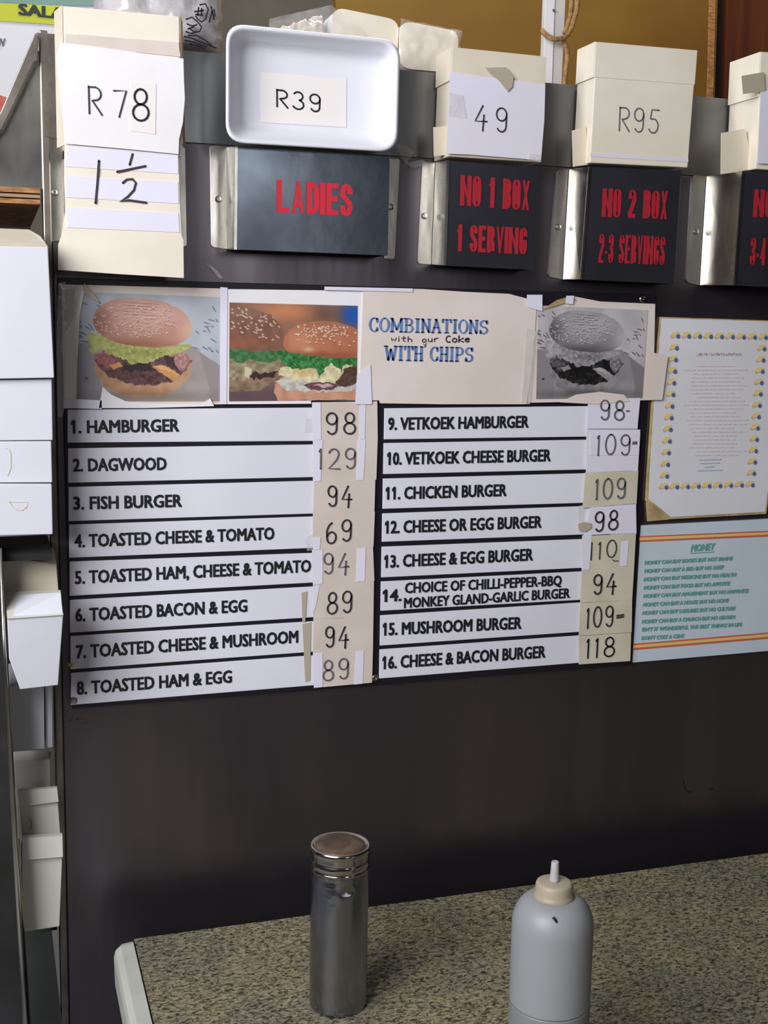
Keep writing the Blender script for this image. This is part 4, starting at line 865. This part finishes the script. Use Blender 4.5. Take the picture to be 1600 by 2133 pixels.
G().box((-.42, D+.03, P(60, 1968).z), (XL-.006, D+.41, P(60, 1960).z)).mk('shelf', M['darkint'], rk)
# plywood shelf and sloping steel guard
pl = thing('plywood_shelf', P(40, 425, 0), 'plywood shelf edge under the sloping steel guard', 'shelf')
for (y0, y1, mt) in ((388, 401, 'ply'), (402, 411, 'carddim'), (412, 424, 'ply')):
    a = [P(-120, y0-6, .004), P(83, y0+4, .004), P(84, y1+2, .004), P(-120, y1-8, .004)]
    o = G().prism(a, [p+Vector((0, .35, 0)) for p in a]).mk('ply_layer', M['ply'] if mt == 'ply' else M['brown_card'], pl)
gd = thing('steel_guard', P(40, 388, 0), 'sloping stainless steel guard left of the R78 carton', 'guard')
a = [P(-60, 395, .0), P(-60, 300, .0), P(2, 262, .0), P(74, 104, .0), P(94, 110, .0), P(98, 393, .0)]
G().prism(a, [p+Vector((0, .002, 0)) for p in a]).mk('guard_plate', M['steel'], gd)
a = [P(-60, 300, .012), P(0, 236, .012), P(73, 68, .012), P(80, 76, .012), P(78, 126, .012), P(70, 130, .012), P(4, 270, .012), P(-60, 330, .012)]
bevel(G().prism(a, [p+Vector((0, .011, 0)) for p in a]).mk('guard_rim', M['steel_dull'], gd, label='worn steel rim'), .001)
a = [P(76, 68, .004), P(128, 72, .004), P(124, 290, .004), P(92, 284, .004), P(84, 90, .004)]
G().prism(a, [p+Vector((0, .003, 0)) for p in a]).mk('guard_side', M['steel_dull'], gd)

def lbox(label, front, off, depth, mt='white_card', top=None, topmt='carddim', slot=None, slots='arc'):
    t = thing('cardboard_box', P(*front[3], off)+Vector((0, depth/2, 0)), label, 'box', 'white cartons stacked left of the partition')
    fr = [P(x, y, off) for x, y in front]
    bevel(G().prism(fr, [p+Vector((0, depth, 0)) for p in fr]).mk('carton_body', M[mt], t), .001)
    if top:
        G().prism([P(x, y, o_) for x, y, o_ in top], [P(x, y, o_)+Vector((0, .001, -.0012)) for x, y, o_ in top]).mk('top_flap', M[topmt], t)
    if slot:
        g = G(); g.ribbon([P(x, y, off+.0007) for x, y in slot], .0009); g.mk('tuck_slot', M['carddim'] if mt == 'white_card' else M['brown_card'], t)
    return t
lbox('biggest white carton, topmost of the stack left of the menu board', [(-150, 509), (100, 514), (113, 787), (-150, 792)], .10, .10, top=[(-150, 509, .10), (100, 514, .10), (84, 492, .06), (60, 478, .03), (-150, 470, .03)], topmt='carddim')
slab_t = None
lbox('white carton directly under the biggest one', [(-150, 793), (108, 790), (110, 917), (-150, 919)], .092, .09)
lbox('white carton with a side tuck slot, third in the upper stack', [(-150, 920), (107, 919), (109, 1005), (-150, 1006)], .092, .09, slot=[(12, 934), (19, 938), (22, 946), (22, 974), (16, 990)])
lbox('white carton with a thumb cut, lowest of the upper stack', [(-150, 1008), (108, 1009), (110, 1113), (-150, 1119)], .097, .09, slot=[(20, 1046), (24, 1054), (34, 1062), (46, 1063), (55, 1056), (58, 1046), (20, 1045)])
lbox('small white carton in the dark gap under the upper stack', [(-120, 1112), (96, 1108), (96, 1134), (-120, 1138)], -.06, .05)
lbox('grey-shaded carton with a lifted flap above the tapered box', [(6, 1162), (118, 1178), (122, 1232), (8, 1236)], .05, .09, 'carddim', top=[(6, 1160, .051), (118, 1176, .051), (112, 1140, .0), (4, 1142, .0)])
E_ = thing('tapered_carton', P(80, 1435, .08), 'white tapered carton leaning out of the rack beside menu row five', 'box')
fr = [P(15, 1289, .115), P(132, 1281, .115), P(121, 1427, .10), P(42, 1436, .10), P(19, 1372, .107)]
bk = [P(12, 1240, .06), P(126, 1234, .10), P(119, 1420, .05), P(44, 1428, .05), P(22, 1360, .055)]
bevel(G().prism(fr, bk).mk('carton_body', M['white_card'], E_), .0008)
a = [P(10, 1233, .062), P(126, 1229, .062), P(132, 1281, .1175), P(15, 1289, .1175)]; G().prism(a, [p+Vector((0, .0012, -.001)) for p in a]).mk('tuck_flap', M['off_card'], E_)
g = G(); g.ribbon([P(53, 1241, .0735), P(58, 1254, .087), P(72, 1261, .095), P(86, 1258, .091), P(95, 1241, .0735)], .0008, nrm=Vector((0, -.8, .6))); g.mk('tuck_slot', M['carddim'], E_)
lbox('tall white carton standing below the tapered one', [(20, 1428), (92, 1425), (93, 1560), (27, 1567)], .03, .10)
lbox('narrow white carton edge beside the tall standing one', [(94, 1428), (109, 1426), (110, 1557), (95, 1559)], .02, .08)
lbox('yellowish carton behind the two lowest tucked boxes', [(29, 1588), (104, 1582), (108, 1742), (38, 1748)], -.0, .04, 'off_card', top=[(29, 1588, -.0), (104, 1582, -.0), (109, 1561, -.06), (28, 1568, -.06)])
H1 = lbox('cream carton with a tucked lid, second lowest in the rack', [(41, 1680), (121, 1672), (126, 1738), (46, 1744)], .05, .045, 'off_card', slot=[(61, 1706), (65, 1710), (66, 1722), (62, 1726)])
slab('lid_front', [(37, 1647), (119, 1641), (122, 1670), (40, 1681)], .058, .006, M['off_card'], H1)
I1 = lbox('lowest cream carton with a tucked lid in the rack', [(45, 1790), (130, 1786), (124, 1930), (46, 1942)], .065, .09, 'off_card')
slab('lid_front', [(47, 1746), (130, 1741), (131, 1785), (56, 1791), (46, 1790)], .075, .009, M['off_card'], I1)
o = slab('panel_sheet', [(50, 1944), (108, 1940), (136, 2190), (56, 2190)], .0, .02, M['greyside']); tag(o, 'grey board standing at the bottom of the rack', 'board')

# ------------------------------------------------------------------ beyond the partition
FB = -.95                                          # plane of the things on the far side
sg = thing('salad_sign', P(60, 380, FB), 'pale menu sign with a lime band reading SALA at the far left', 'sign')
slab('sign_board', [(-260, -140), (205, -110), (205, 330), (-260, 330)], FB, .02, M['sign_grey'], sg)
slab('lime_band', [(-260, -6), (128, 12), (126, 52), (-260, 26)], FB+.002, .0015, M['lime_sign'], sg)
slab('teal_band', [(-260, -130), (204, -104), (204, 12), (130, 12), (-260, -8)], FB+.002, .0015, M['teal_sign'], sg)
g = text(G(), 'SALADS', (40, 31), (183, 45), 25, FB+.003, .045, 1.0); g.mk('lettering', M['sign_ink'], sg)
g = text(G(), 'W', (-8, 96), (11, 97), 18, FB+.003, .03, 1.0); g.mk('lettering', M['sign_ink2'], sg)
slab('printed_patch', [(-260, 190), (0, 198), (20, 205), (24, 230), (10, 330), (-260, 330)], FB+.002, .0015, M['sign_red'], sg)
mu = thing('mustard_board', P(1000, 200, -.8), 'tall mustard brown board behind the white price cartons', 'board')
slab('board_face', [(688, -220), (1502, -220), (1482, 420), (720, 420)], -.8, .02, M['mustard'], mu)
slab('board_edge', [(1484, -220), (1497, -220), (1480, 420), (1468, 420)], -.798, .004, M['ply'], mu, label='lighter worn edge')
wu = thing('wood_upright', P(1600, 420, -.82), 'red-brown wooden upright at the far right behind the cartons', 'wood')
slab('upright_face', [(1518, -220), (1760, -220), (1740, 420), (1504, 420)], -.83, .03, M['redwood'], wu)
slab('painted_gap_shade', [(1494, -220), (1530, -220), (1516, 420), (1470, 420)], -.845, .01, M['hole'], wu, label='black slab painting the shaded gap beside the upright')  # slab that paints the gap's shade as solid black
# white post with twine
po = thing('white_post', P(1150, 190, -.12), 'white painted steel post standing behind the partition', 'post')
bevel(slab('post_shaft', [(1146, -120), (1184, -120), (1168, 230), (1132, 230)], -.12, .018, M['whitepost'], po), .0008)
slab('post_face', [(1141, -120), (1160, -120), (1148, 230), (1130, 230)], -.118, .0018, M['paper'], po, label='brighter front face')
screw((1153, 22), -.1175, .0022, po, 'rivet')
def cr(pts, n_=6):
    out = []; pts = [pts[0]]+pts+[pts[-1]]
    for i in range(1, len(pts)-2):
        p0, p1, p2, p3 = pts[i-1:i+3]
        for k in range(n_):
            t = k/n_; out.append(.5*((2*p1)+(p2-p0)*t+(2*p0-5*p1+4*p2-p3)*t*t+(-p0+3*p1-3*p2+p3)*t**3))
    out.append(pts[-2]); return out
tw = thing('twine', P(1170, 100, -.11), 'sisal twine looped round the white post', 'twine')
G().tube(cr([P(1204, -120, -.115), P(1203, 0, -.112), P(1196, 40, -.112), P(1186, 66, -.112), P(1172, 80, -.107), P(1150, 80, -.1035), P(1134, 70, -.108), P(1131, 64, -.13)]), .0036, 8).mk('rope_loop', M['twine'], tw, smooth=True)
G().tube(cr([P(1190, -120, -.118), P(1190, 10, -.118), P(1183, 50, -.115), P(1174, 80, -.112), P(1182, 110, -.115), P(1178, 150, -.118), P(1174, 200, -.118)]), .0034, 8).mk('rope_tail', M['twine'], tw, smooth=True)

# plastic bags and wrapped trays on the top shelf
def lump(name, label, cat, px, off, depth, mt, seed, amp=.006, nx=26, ny=20, parent=None, r=.35):
    """pillow-like crumpled body between four picture corners"""
    q = [P(x, y, off) for x, y in px]; t = thing(name, (q[3]+q[2])/2+Vector((0, depth/2, 0)), label, cat)
    g = G(); 
    for s_ in (1, -1):
        for j in range(ny+1):
            for i in range(nx+1):
                u = i/nx; v = j/ny; p = (q[0]*(1-u)+q[1]*u)*(1-v)+(q[3]*(1-u)+q[2]*u)*v
                e = (1-abs(2*u-1)**5)**.5*(1-abs(2*v-1)**5)**.5
                nn = noise.noise(Vector((u*7+seed, v*6, 0)))*amp+noise.noise(Vector((u*18+seed, v*15, 3)))*amp*.5
                c_ = Vector((p.x, p.y+depth/2-s_*(depth/2*e+(nn if e > .2 else 0)), p.z+nn*.7*(1-v)))
                g.v.append(c_)
        k0 = 0 if s_ == 1 else (nx+1)*(ny+1)
        for j in range(ny):
            for i in range(nx):
                a = k0+j*(nx+1)+i; g.f.append((a, a+nx+1, a+nx+2, a+1) if s_ == 1 else (a, a+1, a+nx+2, a+nx+1))
    o = g.mk('plastic_film', M[mt], t, smooth=True); return t
bg = lump('plastic_bag', 'crumpled plastic bag with black printed marks behind the R78 carton', 'bag', [(205, -70), (478, -60), (485, 108), (205, 88)], -.03, .14, 'bag', 3, .008)
g = G(); of = -.022
for st_ in ([(417, 10), (428, 8), (434, 20), (428, 40), (420, 46), (412, 40), (408, 34)], [(406, 24), (424, 22)], [(414, 16), (412, 32)], [(420, 18), (420, 30)], [(408, 30), (422, 32)],
            [(388, 40), (400, 36), (410, 44), (420, 56), (416, 66), (404, 66), (396, 60)], [(390, 50), (400, 54), (410, 52)], [(392, 60), (404, 56)], [(388, 66), (398, 70), (412, 66)],
            [(384, 76), (400, 80), (420, 88), (450, 100)], [(386, 84), (404, 88), (430, 98)], [(392, 74), (410, 74), (428, 84), (440, 94)], [(396, 92), (414, 96), (426, 102)], [(440, 14), (446, 40)], [(436, 46), (442, 24)], [(446, 20), (448, 34)]):
    g.ribbon([P(x, y, of) for x, y in st_], .0019)
g.mk('printed_marks', M['ink'], bg)
def wtray(label, px, off):
    t = thing('wrapped_trays', P(*px[3], off)+Vector((0, .04, 0)), label, 'trays', 'wrapped foam trays on the partition top')
    for k in range(3):
        g = G(); rs = [(1.0, 0), (1.0, .004), (.9, .005), (.82, .018)]; c = Vector((sum(p[0] for p in px)/4, sum(p[1] for p in px)/4)); rg = []
        for s_, d_ in rs: rg.append([P(x, y, off)+Vector((0, d_+k*.022, 0)) for x, y in rrect([tuple(c+(Vector(p)-c)*s_) for p in px], 26*s_, 5)])
        n = len(rg[0])
        for r in rg: g.v += r
        for i in range(3):
            for j in range(n): g.f.append((i*n+j, i*n+(j+1) % n, (i+1)*n+(j+1) % n, (i+1)*n+j))
        g.f.append(tuple(range(n-1, -1, -1))); g.f.append(tuple(3*n+j for j in range(n))); g.mk('tray', M['foam'] if k else M['card'], t, smooth=False)
    return t
w1 = wtray('plastic-wrapped foam trays behind the top of the R39 tray', [(694, 14), (832, 42), (826, 142), (690, 128)], -.05)
w2 = wtray('plastic-wrapped foam trays between the R39 tray and the 49 carton', [(834, 42), (958, 66), (946, 152), (832, 142)], -.045)
for w_, q, s_ in ((w1, [(560, 40), (690, 12), (834, 130), (560, 122)], 1), (w2, [(832, 40), (960, 66), (950, 152), (830, 142)], 2)):
    pts = [P(x, y, -.042 if s_ == 1 else -.037) for x, y in q]; g = G(); nx, ny = 20, 14
    for j in range(ny+1):
        for i in range(nx+1):
            u = i/nx; v = j/ny; p = (pts[0]*(1-u)+pts[1]*u)*(1-v)+(pts[3]*(1-u)+pts[2]*u)*v
            g.v.append(p+Vector((0, -.004+noise.noise(Vector((u*6+s_*5, v*5, 0)))*.006+noise.noise(Vector((u*15, v*12, s_)))*.003, 0)))
    for j in range(ny):
        for i in range(nx): a = j*(nx+1)+i; g.f.append((a, a+nx+1, a+nx+2, a+1))
    g.mk('plastic_wrap', M['film'], w_, smooth=True)
lump('plastic_bag', 'crumpled clear plastic bag of packaging behind the R39 tray', 'bag', [(590, 52), (680, 22), (686, 128), (585, 120)], -.055, .04, 'wrap', 11, .006)
